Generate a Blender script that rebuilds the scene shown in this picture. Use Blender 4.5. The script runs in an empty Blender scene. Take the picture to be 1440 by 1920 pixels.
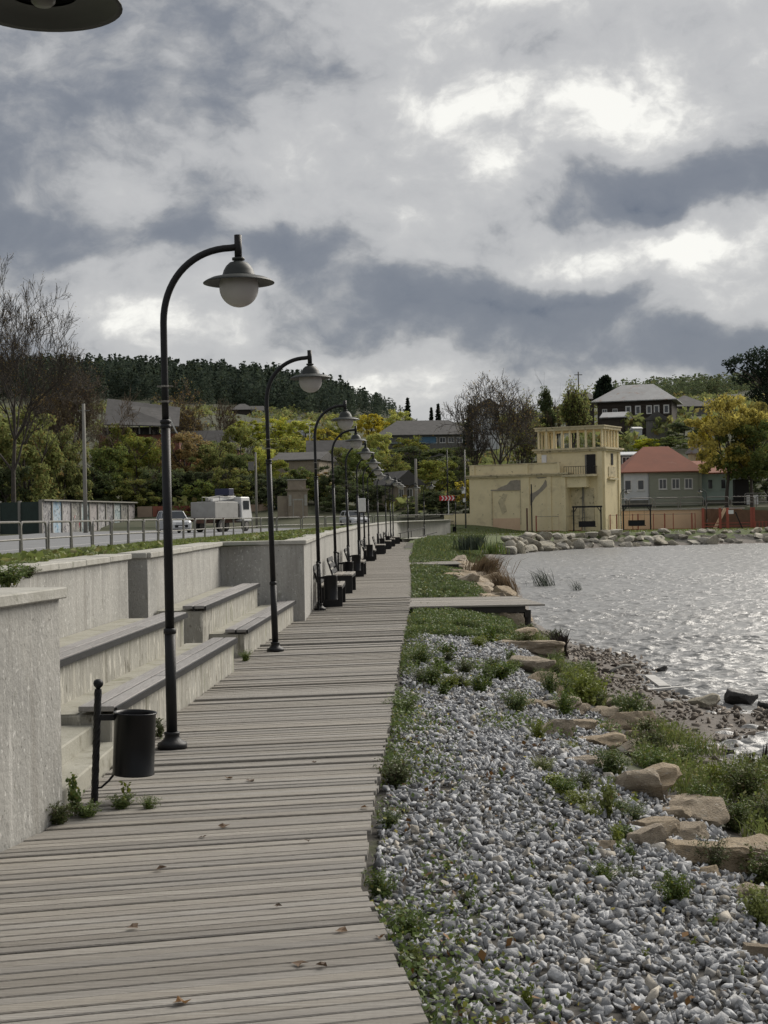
import bpy, bmesh, math, random
import numpy as np
from mathutils import Vector, Matrix
PI = math.pi
random.seed(7); RNG = np.random.default_rng(11)
C = bpy.context.scene.collection
SC = bpy.context.scene

# ------------------------------------------------------------------ camera, world, sun, exposure
EYE, FPX, ROLL, PITCH = 1.8, 2750.0, .018, 7/2750.0
cr, sr, cp, sp = math.cos(ROLL), math.sin(ROLL), math.cos(PITCH), math.sin(PITCH)
cam = bpy.data.cameras.new('camera'); camo = bpy.data.objects.new('camera', cam); C.objects.link(camo)
right = Vector((cr, sr*sp, -sr*cp)); up = Vector((sr, -cr*sp, cr*cp)); fwd = Vector((0, cp, sp))
m = Matrix.Identity(4)
for i in range(3): m[i][0], m[i][1], m[i][2] = right[i], up[i], -fwd[i]
m[0][3], m[1][3], m[2][3] = 0, 0, EYE
camo.matrix_world = m
cam.sensor_width = 36; cam.lens = FPX/1920*36; cam.clip_start = .1; cam.clip_end = 6000
SC.camera = camo

def ray(px, py):                                  # direction of sight through a point of the 1440x1920 photograph
    u, v = (px-720)/FPX, (960-py)/FPX
    x, y = u*cr+v*sr, -u*sr+v*cr
    return Vector((x, cp-y*sp, sp+y*cp))
def G(px, py, z=0.):                              # where that sight line meets the level z
    d = ray(px, py); t = (z-EYE)/d.z; return Vector((d.x*t, d.y*t, z))
def AT(px, py, Y):                                # its point at distance Y
    d = ray(px, py); t = Y/d.y; return Vector((d.x*t, Y, EYE+d.z*t))

SUN_AZ, SUN_EL = math.radians(42), math.radians(36)
sun = bpy.data.lights.new('sun', 'SUN'); sun.energy = 3.0; sun.angle = math.radians(42); sun.color = (1, .94, .85)
suno = bpy.data.objects.new('sun', sun); C.objects.link(suno)
sd = Vector((math.sin(SUN_AZ)*math.cos(SUN_EL), math.cos(SUN_AZ)*math.cos(SUN_EL), math.sin(SUN_EL)))
suno.rotation_euler = (-sd).to_track_quat('-Z', 'Y').to_euler(); suno.location = (20, 0, 60)
SC.view_settings.view_transform = 'Standard'; SC.view_settings.look = 'None'
SC.view_settings.exposure = 0.46; SC.view_settings.gamma = 1; SC.view_settings.use_curve_mapping = False

def build_sky():
    w = bpy.data.worlds.new('World'); SC.world = w; w.use_nodes = True
    nt = w.node_tree; nt.nodes.clear(); L = nt.links.new
    def N(t, **k):
        n = nt.nodes.new(t)
        for a, b in k.items(): setattr(n, a, b)
        return n
    def math_(op, a, b=None, c=None):
        n = N('ShaderNodeMath', operation=op)
        for i, s in enumerate((a, b, c)):
            if s is None: continue
            if isinstance(s, (int, float)): n.inputs[i].default_value = s
            else: L(s, n.inputs[i])
        return n.outputs[0]
    out = N('ShaderNodeOutputWorld'); bg = N('ShaderNodeBackground'); bg.inputs[1].default_value = .1
    L(bg.outputs[0], out.inputs[0])
    sky = N('ShaderNodeTexSky', sky_type='NISHITA', sun_disc=False); sky.sun_elevation = SUN_EL; sky.sun_rotation = SUN_AZ
    tc = N('ShaderNodeTexCoord')
    d = tc.outputs['Generated']
    st = N('ShaderNodeVectorMath', operation='MULTIPLY'); L(d, st.inputs[0]); st.inputs[1].default_value = (1, 1, 1.45)
    wn = N('ShaderNodeTexNoise'); L(st.outputs[0], wn.inputs['Vector']); wn.inputs['Scale'].default_value = 8; wn.inputs['Detail'].default_value = 6; wn.inputs['Roughness'].default_value = .55
    ws = N('ShaderNodeVectorMath', operation='SUBTRACT'); L(wn.outputs['Color'], ws.inputs[0]); ws.inputs[1].default_value = (.5, .5, .5)
    wm = N('ShaderNodeVectorMath', operation='SCALE'); L(ws.outputs[0], wm.inputs[0]); wm.inputs['Scale'].default_value = .085
    wd = N('ShaderNodeVectorMath', operation='ADD'); L(d, wd.inputs[0]); L(wm.outputs[0], wd.inputs[1])
    wst = N('ShaderNodeVectorMath', operation='ADD'); L(st.outputs[0], wst.inputs[0]); L(wm.outputs[0], wst.inputs[1])
    n1 = N('ShaderNodeTexNoise'); L(wst.outputs[0], n1.inputs['Vector']); n1.inputs['Scale'].default_value = 4.6; n1.inputs['Detail'].default_value = 7; n1.inputs['Roughness'].default_value = .5
    n2 = N('ShaderNodeTexNoise'); L(wst.outputs[0], n2.inputs['Vector']); n2.inputs['Scale'].default_value = 22; n2.inputs['Detail'].default_value = 8; n2.inputs['Roughness'].default_value = .6
    val = math_('MULTIPLY_ADD', n1.outputs[0], 1.35, -.225)
    blobs = [(930,250,300,120,.16),(1240,235,200,100,.22),(1210,470,330,58,.30),(1330,560,130,55,.30),(230,600,220,58,.28),(420,610,90,40,.14),
             (700,695,180,55,.24),(960,185,150,60,.10),(860,350,170,75,.10),(1150,500,200,50,.14),(470,560,160,40,.12),(160,500,60,25,.12),(1400,130,160,80,.12),
             (1280,355,310,66,-.42),(880,575,450,72,-.46),(1250,650,420,66,-.32),(560,640,110,40,-.10),(110,440,340,90,-.26),(180,150,340,100,-.05),(620,110,260,70,-.05),(330,270,240,50,.05),(560,470,260,60,-.14),
             (600,330,200,60,-.06),(1000,60,380,70,-.15),(700,80,300,80,-.05),(520,470,220,50,-.16),(60,620,110,50,-.1)]
    for (px, py, rx, rz, a) in blobs:
        c = ray(px, py).normalized()
        s1 = N('ShaderNodeVectorMath', operation='SUBTRACT'); L(wd.outputs[0], s1.inputs[0]); s1.inputs[1].default_value = c
        s2 = N('ShaderNodeVectorMath', operation='MULTIPLY'); L(s1.outputs[0], s2.inputs[0]); s2.inputs[1].default_value = (2750/rx/1.35, 1.5, 2750/rz/1.35)
        s3 = N('ShaderNodeVectorMath', operation='LENGTH'); L(s2.outputs[0], s3.inputs[0])
        mr = N('ShaderNodeMapRange', interpolation_type='SMOOTHSTEP'); L(s3.outputs['Value'], mr.inputs[0])
        mr.inputs[1].default_value = 0; mr.inputs[2].default_value = 1; mr.inputs[3].default_value = a; mr.inputs[4].default_value = 0
        val = math_('ADD', val, mr.outputs[0])
    pv = N('ShaderNodeVectorMath', operation='SCALE'); L(ws.outputs[0], pv.inputs[0]); pv.inputs['Scale'].default_value = .035
    pa = N('ShaderNodeVectorMath', operation='ADD'); L(st.outputs[0], pa.inputs[0]); L(pv.outputs[0], pa.inputs[1])
    vo = N('ShaderNodeTexVoronoi', feature='F1'); L(pa.outputs[0], vo.inputs['Vector']); vo.inputs['Scale'].default_value = 11; vo.inputs['Detail'].default_value = 2.5; vo.inputs['Roughness'].default_value = .6; vo.inputs['Lacunarity'].default_value = 2.1; vo.normalize = True
    val = math_('MULTIPLY_ADD', math_('SUBTRACT', .40, vo.outputs['Distance']), .70, val)
    am = N('ShaderNodeMapRange'); L(val, am.inputs[0]); am.inputs[1].default_value = .3; am.inputs[2].default_value = .85; am.inputs[3].default_value = .5; am.inputs[4].default_value = .95
    val = math_('MULTIPLY_ADD', math_('SUBTRACT', n2.outputs[0], .5), am.outputs[0], val)
    val = math_('MULTIPLY_ADD', math_('SINE', math_('MULTIPLY', val, 15.0)), .05, val)      # crisper edges between the cloud layers
    ramp = N('ShaderNodeValToRGB'); L(val, ramp.inputs[0]); cr_ = ramp.color_ramp
    cr_.elements[0].position = .08; cr_.elements[0].color = (.125, .148, .195, 1)
    cr_.elements[1].position = 1.0; cr_.elements[1].color = (.96, .95, .90, 1)
    for p, col in ((.28, (.230, .248, .284)), (.46, (.355, .364, .382)), (.62, (.51, .513, .52)), (.82, (.72, .715, .695))):
        e = cr_.elements.new(p); e.color = (*col, 1)
    sc = N('ShaderNodeVectorMath', operation='SCALE'); L(ramp.outputs[0], sc.inputs[0]); sc.inputs['Scale'].default_value = 7.3
    mx = N('ShaderNodeMix', data_type='RGBA'); mx.inputs[0].default_value = .97
    L(sky.outputs[0], mx.inputs[6]); L(sc.outputs[0], mx.inputs[7]); L(mx.outputs[2], bg.inputs[0])
build_sky()

# ------------------------------------------------------------------ materials
def mat(name, c1, c2=None, scale=6., rough=.8, bump=0., bscale=None, stretch=(1, 1, 1), detail=5, c3=None, scale3=1.2, thr=(.55, .7),
        island=0., objrand=0., metal=0., spec=.4, translucent=0., rot=0., coords='Object', bump_dist=.02, isl_hue=None, offs=False, spots=None, drip=None):
    mt = bpy.data.materials.new(name); mt.use_nodes = True; nt = mt.node_tree; L = nt.links.new
    b = nt.nodes['Principled BSDF']; b.inputs['Roughness'].default_value = rough; b.inputs['Metallic'].default_value = metal
    b.inputs['Specular IOR Level'].default_value = spec
    tc = nt.nodes.new('ShaderNodeTexCoord'); mp = nt.nodes.new('ShaderNodeMapping'); L(tc.outputs[coords], mp.inputs[0])
    mp.inputs['Scale'].default_value = stretch; mp.inputs['Rotation'].default_value = (0, 0, rot)
    vec = mp.outputs[0]
    if offs:
        oi = nt.nodes.new('ShaderNodeObjectInfo'); ms = nt.nodes.new('ShaderNodeMath'); ms.operation = 'MULTIPLY'; ms.inputs[1].default_value = 60
        L(oi.outputs['Random'], ms.inputs[0]); va = nt.nodes.new('ShaderNodeVectorMath'); L(vec, va.inputs[0]); L(ms.outputs[0], va.inputs[1]); vec = va.outputs[0]
    def noise(s, dt=detail, r=.6):
        n = nt.nodes.new('ShaderNodeTexNoise'); L(vec, n.inputs['Vector']); n.inputs['Scale'].default_value = s; n.inputs['Detail'].default_value = dt; n.inputs['Roughness'].default_value = r; return n.outputs[0]
    def mix(f, a, bb):
        x = nt.nodes.new('ShaderNodeMix'); x.data_type = 'RGBA'
        for i, s in ((0, f), (6, a), (7, bb)):
            if isinstance(s, tuple): x.inputs[i].default_value = (*s, 1)
            elif isinstance(s, float): x.inputs[i].default_value = s
            else: L(s, x.inputs[i])
        return x.outputs[2]
    def rng(s, a, bb, c=0., dd=1.):
        r = nt.nodes.new('ShaderNodeMapRange'); L(s, r.inputs[0])
        for i, v in enumerate((a, bb, c, dd)): r.inputs[i+1].default_value = v
        return r.outputs[0]
    col = c1
    n0 = noise(scale)
    if c2: col = mix(rng(n0, .3, .7), c1, c2)
    if c3: col = mix(rng(noise(scale3), *thr), col, c3)
    if spots:                                     # stains or flakes with their own shape: (colour, scale, lo, hi)
        for (sc_, ss, lo, hi) in spots: col = mix(rng(noise(ss, 8, .65), lo, hi), col, sc_)
    if drip:                                      # vertical run-off streaks: (colour, scale, lo, hi)
        mq = nt.nodes.new('ShaderNodeMapping'); L(tc.outputs[coords], mq.inputs[0]); mq.inputs['Scale'].default_value = (1, 1, .07); keep = vec; vec = mq.outputs[0]
        for (dc, ds, lo, hi) in drip: col = mix(rng(noise(ds, 6, .6), lo, hi), col, dc)
        vec = keep
    if isl_hue or island:
        ge = nt.nodes.new('ShaderNodeNewGeometry')
        if isl_hue: col = mix(rng(ge.outputs['Random Per Island'], isl_hue[1], isl_hue[2]), col, isl_hue[0])
        if island:
            wn = nt.nodes.new('ShaderNodeTexWhiteNoise'); wn.noise_dimensions = '1D'; L(ge.outputs['Random Per Island'], wn.inputs['W'])
            h = nt.nodes.new('ShaderNodeHueSaturation'); L(rng(wn.outputs['Value'], 0, 1, 1-island, 1+island), h.inputs['Value'])
            if isinstance(col, tuple): h.inputs['Color'].default_value = (*col, 1)
            else: L(col, h.inputs['Color'])
            col = h.outputs[0]
    if objrand:
        oi = nt.nodes.new('ShaderNodeObjectInfo'); h = nt.nodes.new('ShaderNodeHueSaturation'); L(rng(oi.outputs['Random'], 0, 1, 1-objrand, 1+objrand), h.inputs['Value'])
        wn = nt.nodes.new('ShaderNodeTexWhiteNoise'); wn.noise_dimensions = '1D'; L(oi.outputs['Random'], wn.inputs['W'])
        L(rng(wn.outputs['Value'], 0, 1, 1-objrand*.9, 1+objrand*.9), h.inputs['Saturation'])
        if isinstance(col, tuple): h.inputs['Color'].default_value = (*col, 1)
        else: L(col, h.inputs['Color'])
        col = h.outputs[0]
    if isinstance(col, tuple): b.inputs['Base Color'].default_value = (*col, 1)
    else: L(col, b.inputs['Base Color'])
    if bump:
        bp = nt.nodes.new('ShaderNodeBump'); bp.inputs['Strength'].default_value = bump; bp.inputs['Distance'].default_value = bump_dist
        L(noise(bscale or scale*3, 8, .65), bp.inputs['Height']); L(bp.outputs[0], b.inputs['Normal'])
    if translucent:
        t = nt.nodes.new('ShaderNodeBsdfTranslucent'); ms = nt.nodes.new('ShaderNodeMixShader'); ms.inputs[0].default_value = translucent
        if isinstance(col, tuple): t.inputs[0].default_value = (*col, 1)
        else: L(col, t.inputs[0])
        L(b.outputs[0], ms.inputs[1]); L(t.outputs[0], ms.inputs[2]); L(ms.outputs[0], nt.nodes['Material Output'].inputs[0])
    return mt

M = {}
M['plank'] = mat('weathered_deck_wood', (.345,.322,.286), (.236,.219,.194), 3.4, .85, .7, 9, stretch=(.9,30,30), objrand=.19, rot=-.2, offs=True, spots=[((.11,.10,.088), 2.2, .60, .70), ((.385,.365,.33), 1.4, .56, .70)])
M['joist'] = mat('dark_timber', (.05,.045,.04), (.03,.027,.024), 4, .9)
M['concrete'] = mat('weathered_concrete', (.40,.39,.36), (.31,.305,.285), 2.2, .92, .7, 26, stretch=(1,1,.75), spots=[((.25,.245,.225), 1.3, .50, .72), ((.55,.54,.51), 24, .585, .64), ((.15,.145,.13), 30, .62, .67), ((.24,.235,.20), 5, .60, .72)], drip=[((.27,.26,.235), 5, .52, .68), ((.47,.46,.43), 9, .58, .70), ((.17,.165,.145), 3, .62, .76)])
M['concrete_rough'] = mat('flaking_concrete_face', (.36,.35,.31), (.27,.26,.225), 3, .95, .8, 18, stretch=(1,1,.4), spots=[((.53,.51,.45), 12, .55, .61), ((.12,.11,.085), 10, .58, .66), ((.20,.21,.13), 2, .58, .74)], drip=[((.45,.43,.37), 10, .55, .66), ((.17,.16,.125), 7, .56, .70)])
M['coping'] = mat('coping_concrete', (.44,.43,.39), (.33,.32,.28), 5, .9, .5, 30, spots=[((.2,.2,.16), 6, .58, .72), ((.12,.16,.07), 2.2, .64, .76)])
M['tread'] = mat('tread_concrete', (.37,.36,.31), (.28,.27,.22), 3, .92, .4, 25, spots=[((.18,.17,.13), 3.5, .56, .7), ((.17,.18,.10), 1.5, .60, .75)])
M['seat_plank'] = mat('dark_stained_seat_plank', (.31,.30,.29), (.20,.19,.185), 4, .75, .35, 9, stretch=(30,1,30), objrand=.15, offs=True)
M['black'] = mat('black_painted_steel', (.007,.0075,.0085), (.012,.012,.0135), 9, .5, .12, 60, spec=.3)
M['black_gloss'] = mat('black_gloss_sheet', (.004,.0045,.006), (.007,.007,.008), 5, .32, spec=.25)
M['lamp_cap'] = mat('grey_green_enamel', (.038,.042,.039), (.028,.031,.029), 6, .5, spec=.3, spots=[((.11,.115,.105), 3, .62, .8)])
M['globe'] = mat('frosted_globe', (.62,.60,.59), (.54,.52,.51), 4, .35, translucent=.35)
M['bulb'] = mat('bare_bulb_glass', (.20,.20,.19), (.16,.16,.15), 6, .35)
M['gravel'] = mat('grey_marble_gravel', (.45,.455,.463), (.30,.306,.316), 16, .95, .6, 60, island=.3, spec=.15, spots=[((.56,.57,.58), 40, .56, .66), ((.13,.135,.145), 15, .58, .70)], isl_hue=((.40,.37,.32), .88, .92))
M['earth'] = mat('gravel_bed', (.085,.08,.072), (.055,.05,.042), 5, .95, .8, 18, spots=[((.07,.08,.035), 1.1, .55, .65)])
M['mud'] = mat('wet_mud', (.10,.08,.062), (.06,.048,.038), 6, .75, .8, 14, spots=[((.13,.105,.08), 9, .55, .7)])
M['pebble'] = mat('shore_pebbles', (.20,.17,.14), (.12,.10,.08), 6, .8, .3, 30, island=.5)
M['boulder'] = mat('tan_sandstone', (.42,.345,.25), (.30,.24,.17), 3.2, .9, .8, 14, objrand=.16, offs=True, stretch=(1,1,2.4), spots=[((.20,.18,.145), 4, .58, .72), ((.50,.45,.37), 7, .58, .68), ((.13,.14,.08), 2, .63, .76), ((.17,.145,.11), 15, .59, .66)], bump_dist=.06)
M['boulder_grey'] = mat('grey_limestone', (.40,.37,.30), (.27,.25,.205), 2, .9, .8, 9, objrand=.25, offs=True, spots=[((.11,.105,.085), 2.4, .57, .72), ((.42,.40,.35), 3, .58, .7)], bump_dist=.08)
M['boulder_dark'] = mat('wet_dark_rock', (.05,.048,.045), (.03,.028,.026), 4, .5, .8, 14, offs=True)
M['asphalt'] = mat('asphalt', (.20,.205,.21), (.16,.163,.167), .6, .85, .2, 60)
M['white_paint'] = mat('road_paint', (.62,.62,.60), (.5,.5,.48), 8, .7)
M['lawn'] = mat('lawn', (.095,.12,.036), (.065,.085,.028), 1.2, .95, .8, 14, spots=[((.105,.10,.045), .7, .58, .74)])
M['terrain'] = mat('dry_hillside', (.060,.062,.030), (.044,.050,.024), .05, .95, .6, .6, spots=[((.085,.075,.042), .09, .55, .7), ((.032,.042,.018), .2, .52, .62)])
M['grass'] = mat('grass_blades', (.18,.215,.06), (.12,.155,.045), 2, .7, island=.35, translucent=.35, isl_hue=((.20,.19,.07), .8, .9))
M['weed'] = mat('weed_leaves', (.13,.18,.048), (.085,.125,.036), 5, .6, island=.4, objrand=.15, translucent=.3, isl_hue=((.20,.20,.04), .84, .9))
M['weed_yellow'] = mat('yellowing_weed_leaves', (.22,.24,.05), (.14,.18,.045), 5, .6, island=.35, objrand=.15, translucent=.3)
M['weed_dark'] = mat('dark_weed_leaves', (.11,.135,.045), (.075,.095,.036), 5, .65, island=.4, objrand=.15, translucent=.25, isl_hue=((.10,.075,.04), .78, .9))
M['dry_grass'] = mat('dry_reed', (.20,.14,.08), (.12,.085,.05), 3, .8, island=.4, translucent=.2)
M['reed'] = mat('green_reed', (.055,.075,.045), (.035,.05,.03), 3, .7, island=.35)
M['burnt_reed'] = mat('blackened_reed', (.022,.016,.014), (.04,.026,.02), 3, .8, island=.4)
M['dead_leaf'] = mat('fallen_leaf', (.13,.075,.04), (.20,.12,.055), 9, .7, island=.4, objrand=.35, translucent=.15)
M['bark'] = mat('bark', (.085,.072,.06), (.05,.043,.037), 3, .9, .5, 9)
M['twig'] = mat('bare_twigs', (.075,.064,.053), (.05,.043,.036), 2, .9, objrand=.15)
M['twig_brown'] = mat('brown_twigs', (.145,.11,.075), (.095,.073,.05), 2, .9, objrand=.15)
def leafm(n, a, b, hue): return mat(n, tuple(v*1.95 for v in a), tuple(v*2.1 for v in b), .35, .75, island=.28, objrand=.14, translucent=.5, isl_hue=(tuple(v*1.15 for v in hue[0]),)+hue[1:], spec=.15)
M['leaf_olive'] = leafm('olive_leaves', (.115,.128,.034), (.080,.095,.03), ((.19,.15,.04), .72, .92))
M['leaf_green'] = leafm('green_leaves', (.085,.105,.036), (.058,.076,.03), ((.15,.14,.04), .75, .95))
M['leaf_brown'] = leafm('rusty_leaves', (.145,.11,.045), (.10,.085,.036), ((.21,.125,.04), .6, .9))
M['leaf_lime'] = leafm('yellow_green_leaves', (.22,.24,.045), (.14,.17,.035), ((.36,.29,.04), .6, .9))
M['leaf_yellow'] = leafm('golden_leaves', (.27,.225,.042), (.19,.17,.036), ((.14,.14,.035), .75, .95))
M['leaf_dark'] = leafm('dark_leaves', (.052,.066,.030), (.036,.048,.024), ((.095,.09,.034), .8, .95))
M['needle'] = leafm('pine_needles', (.016,.025,.015), (.011,.018,.012), ((.04,.055,.025), .8, .95))
M['forest'] = mat('forest_needles', (.080,.104,.072), (.034,.049,.040), .15, .85, island=.12, translucent=.4, spec=.1, detail=1, isl_hue=((.045,.055,.026), .80, .95))
M['yellow_plaster'] = mat('peeling_yellow_plaster', (.78,.67,.43), (.69,.59,.37), 1.0, .9, .4, 6, spots=[((.50,.42,.27), .9, .54, .76), ((.80,.71,.50), 2.2, .60, .72), ((.20,.17,.12), 3.4, .63, .70)])
M['yellow_trim'] = mat('stained_cornice', (.64,.55,.36), (.44,.38,.25), 2.2, .9, .5, 8, spots=[((.12,.105,.08), 3, .55, .68)])
M['exposed_brick'] = mat('exposed_grey_render', (.36,.32,.26), (.25,.225,.185), 4, .95, .7, 10)
M['dark_void'] = mat('dark_interior', (.012,.011,.011), (.02,.018,.017), 2, .8)
M['glass'] = mat('window_glass', (.03,.035,.04), (.05,.055,.06), 1, .12, spec=.6)
M['white_frame'] = mat('white_window_frame', (.66,.66,.64), (.56,.56,.54), 6, .6)
M['red_roof'] = mat('red_painted_roof', (.27,.095,.055), (.215,.076,.045), .8, .75, .15, 6, spots=[((.31,.14,.095), 1.6, .6, .75)])
M['white_wall'] = mat('whitewashed_wall', (.60,.62,.63), (.50,.52,.53), .8, .85, .2, 9, spots=[((.32,.32,.31), 1.4, .62, .76)])
M['green_wall'] = mat('grey_green_boarding', (.30,.315,.26), (.265,.28,.225), 1, .8, .1, 9)
M['aqua_wall'] = mat('pale_turquoise_wall', (.34,.42,.39), (.27,.35,.325), .9, .85, .2, 6, spots=[((.20,.25,.22), 1.2, .58, .72)])
M['plinth'] = mat('stained_plinth', (.16,.16,.14), (.10,.10,.085), 2, .9, .5, 8)
M['log_wall'] = mat('dark_log_wall', (.055,.043,.034), (.032,.026,.021), 2, .85, .5, 6, stretch=(.3,1,4))
M['grey_metal_roof'] = mat('grey_sheet_roof', (.34,.345,.345), (.25,.25,.25), .7, .5, .2, 3, spots=[((.22,.13,.09), .9, .57, .68)])
M['slate_roof'] = mat('grey_slate_roof', (.105,.10,.097), (.07,.068,.065), 1.2, .85, .4, 5, spots=[((.15,.143,.133), .8, .6, .75)])
M['grey_boards'] = mat('grey_boards', (.19,.185,.17), (.13,.125,.115), 2, .9, .3, 8, stretch=(3,3,.5))
M['brown_block'] = mat('brown_brick_face', (.17,.095,.06), (.12,.07,.045), 3, .9, .4, 9)
M['brick_red'] = mat('red_brick', (.24,.095,.065), (.17,.075,.055), 1.5, .9, .4, 9, spots=[((.30,.17,.13), 1, .6, .74)])
M['orange_wall'] = mat('faded_orange_wall', (.70,.51,.34), (.61,.43,.285), .9, .9, .3, 6, spots=[((.58,.42,.28), 1.4, .58, .74), ((.28,.17,.11), 1.0, .64, .78)])
M['peach_wall'] = mat('peach_wall', (.40,.30,.22), (.32,.24,.18), 1, .9, .2, 6)
M['red_wall'] = mat('dull_red_wall', (.33,.125,.085), (.27,.10,.07), 1, .9, .2, 6, spots=[((.40,.25,.19), 1.2, .62, .74)])
M['dark_red'] = mat('dark_red_graffiti', (.12,.03,.025), (.09,.025,.02), 2, .8)
M['red_paint'] = mat('red_painted_steel', (.34,.085,.055), (.26,.07,.045), 4, .6)
M['sign_red'] = mat('sign_red', (.50,.02,.025), (.44,.02,.022), 2, .45)
M['sign_white'] = mat('sign_white', (.74,.74,.74), (.66,.66,.66), 3, .5)
M['galv'] = mat('weathered_galvanised_pipe', (.22,.215,.20), (.14,.13,.115), 7, .5, metal=.25, spots=[((.15,.10,.07), 4, .58, .7)])
M['pole_concrete'] = mat('pole_concrete', (.27,.26,.235), (.21,.20,.18), 2, .9, .3, 12, stretch=(1,1,.2))
M['stone_gate'] = mat('gatepost_plaster', (.34,.29,.22), (.25,.21,.165), 1.5, .9, .5, 7, spots=[((.45,.42,.36), 1.7, .6, .72), ((.14,.12,.10), 2, .62, .76)])
M['blue_paint'] = mat('blue_gate_paint', (.10,.21,.32), (.08,.17,.26), 2, .7)
M['dark_green_mesh'] = mat('dark_green_fence', (.03,.05,.042), (.022,.036,.03), 2, .7)
M['car_silver'] = mat('silver_car_paint', (.56,.57,.58), (.52,.53,.54), 2, .28, metal=.15)
M['truck_grey'] = mat('dusty_grey_box', (.36,.355,.34), (.29,.285,.27), 1.5, .7, spots=[((.22,.21,.19), 2, .6, .75)])
M['truck_white'] = mat('white_cab_paint', (.68,.68,.67), (.6,.6,.59), 2, .4)
M['truck_rust'] = mat('rusty_chassis', (.16,.085,.06), (.10,.06,.045), 4, .8)
M['navy'] = mat('navy_basket', (.025,.03,.075), (.02,.024,.055), 2, .5)
M['tyre'] = mat('tyre_rubber', (.018,.018,.018), (.026,.026,.025), 6, .8)
M['headlight'] = mat('headlight_glass', (.8,.8,.8), (.7,.7,.7), 3, .15)
M['driftwood'] = mat('pale_driftwood', (.50,.49,.47), (.36,.35,.33), 4, .7, .3, 12)
for i, (a, b) in enumerate([((.34,.33,.32),(.12,.12,.13)), ((.16,.30,.42),(.45,.46,.46)), ((.42,.41,.40),(.20,.19,.20)), ((.30,.29,.25),(.10,.10,.10)), ((.46,.46,.45),(.10,.20,.22)), ((.26,.25,.24),(.40,.36,.36))]):
    M['graf%d' % i] = mat('graffiti_paint', a, b, 1.3, .85, spots=[((.04,.04,.05), 2.6, .55, .60), ((.55,.55,.54), 3.4, .60, .64), (((.42,.05,.07), (.05,.22,.33), (.25,.25,.25))[i % 3], 1.1, .63, .67)])

def water_mat():
    mt = bpy.data.materials.new('lake_water'); mt.use_nodes = True; nt = mt.node_tree; L = nt.links.new
    b = nt.nodes['Principled BSDF']; b.inputs['Base Color'].default_value = (.20, .20, .196, 1); b.inputs['Roughness'].default_value = .34; b.inputs['IOR'].default_value = 1.33
    tc = nt.nodes.new('ShaderNodeTexCoord')
    prev = None
    for sc, st, s, dist in ((2.6, (.6, 1.0, 1), .9, .12), (7., (.7, 1, 1), .8, .03), (18., (1, 1, 1), .5, .01)):
        mp = nt.nodes.new('ShaderNodeMapping'); L(tc.outputs['Object'], mp.inputs[0]); mp.inputs['Scale'].default_value = st; mp.inputs['Rotation'].default_value = (0, 0, .35)
        n = nt.nodes.new('ShaderNodeTexNoise'); L(mp.outputs[0], n.inputs['Vector']); n.inputs['Scale'].default_value = sc; n.inputs['Detail'].default_value = 3.5; n.inputs['Distortion'].default_value = .6
        bp = nt.nodes.new('ShaderNodeBump'); bp.inputs['Strength'].default_value = s; bp.inputs['Distance'].default_value = dist; L(n.outputs[0], bp.inputs['Height'])
        if prev: L(prev, bp.inputs['Normal'])
        prev = bp.outputs[0]
    L(prev, b.inputs['Normal']); return mt
M['water'] = water_mat()

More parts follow.
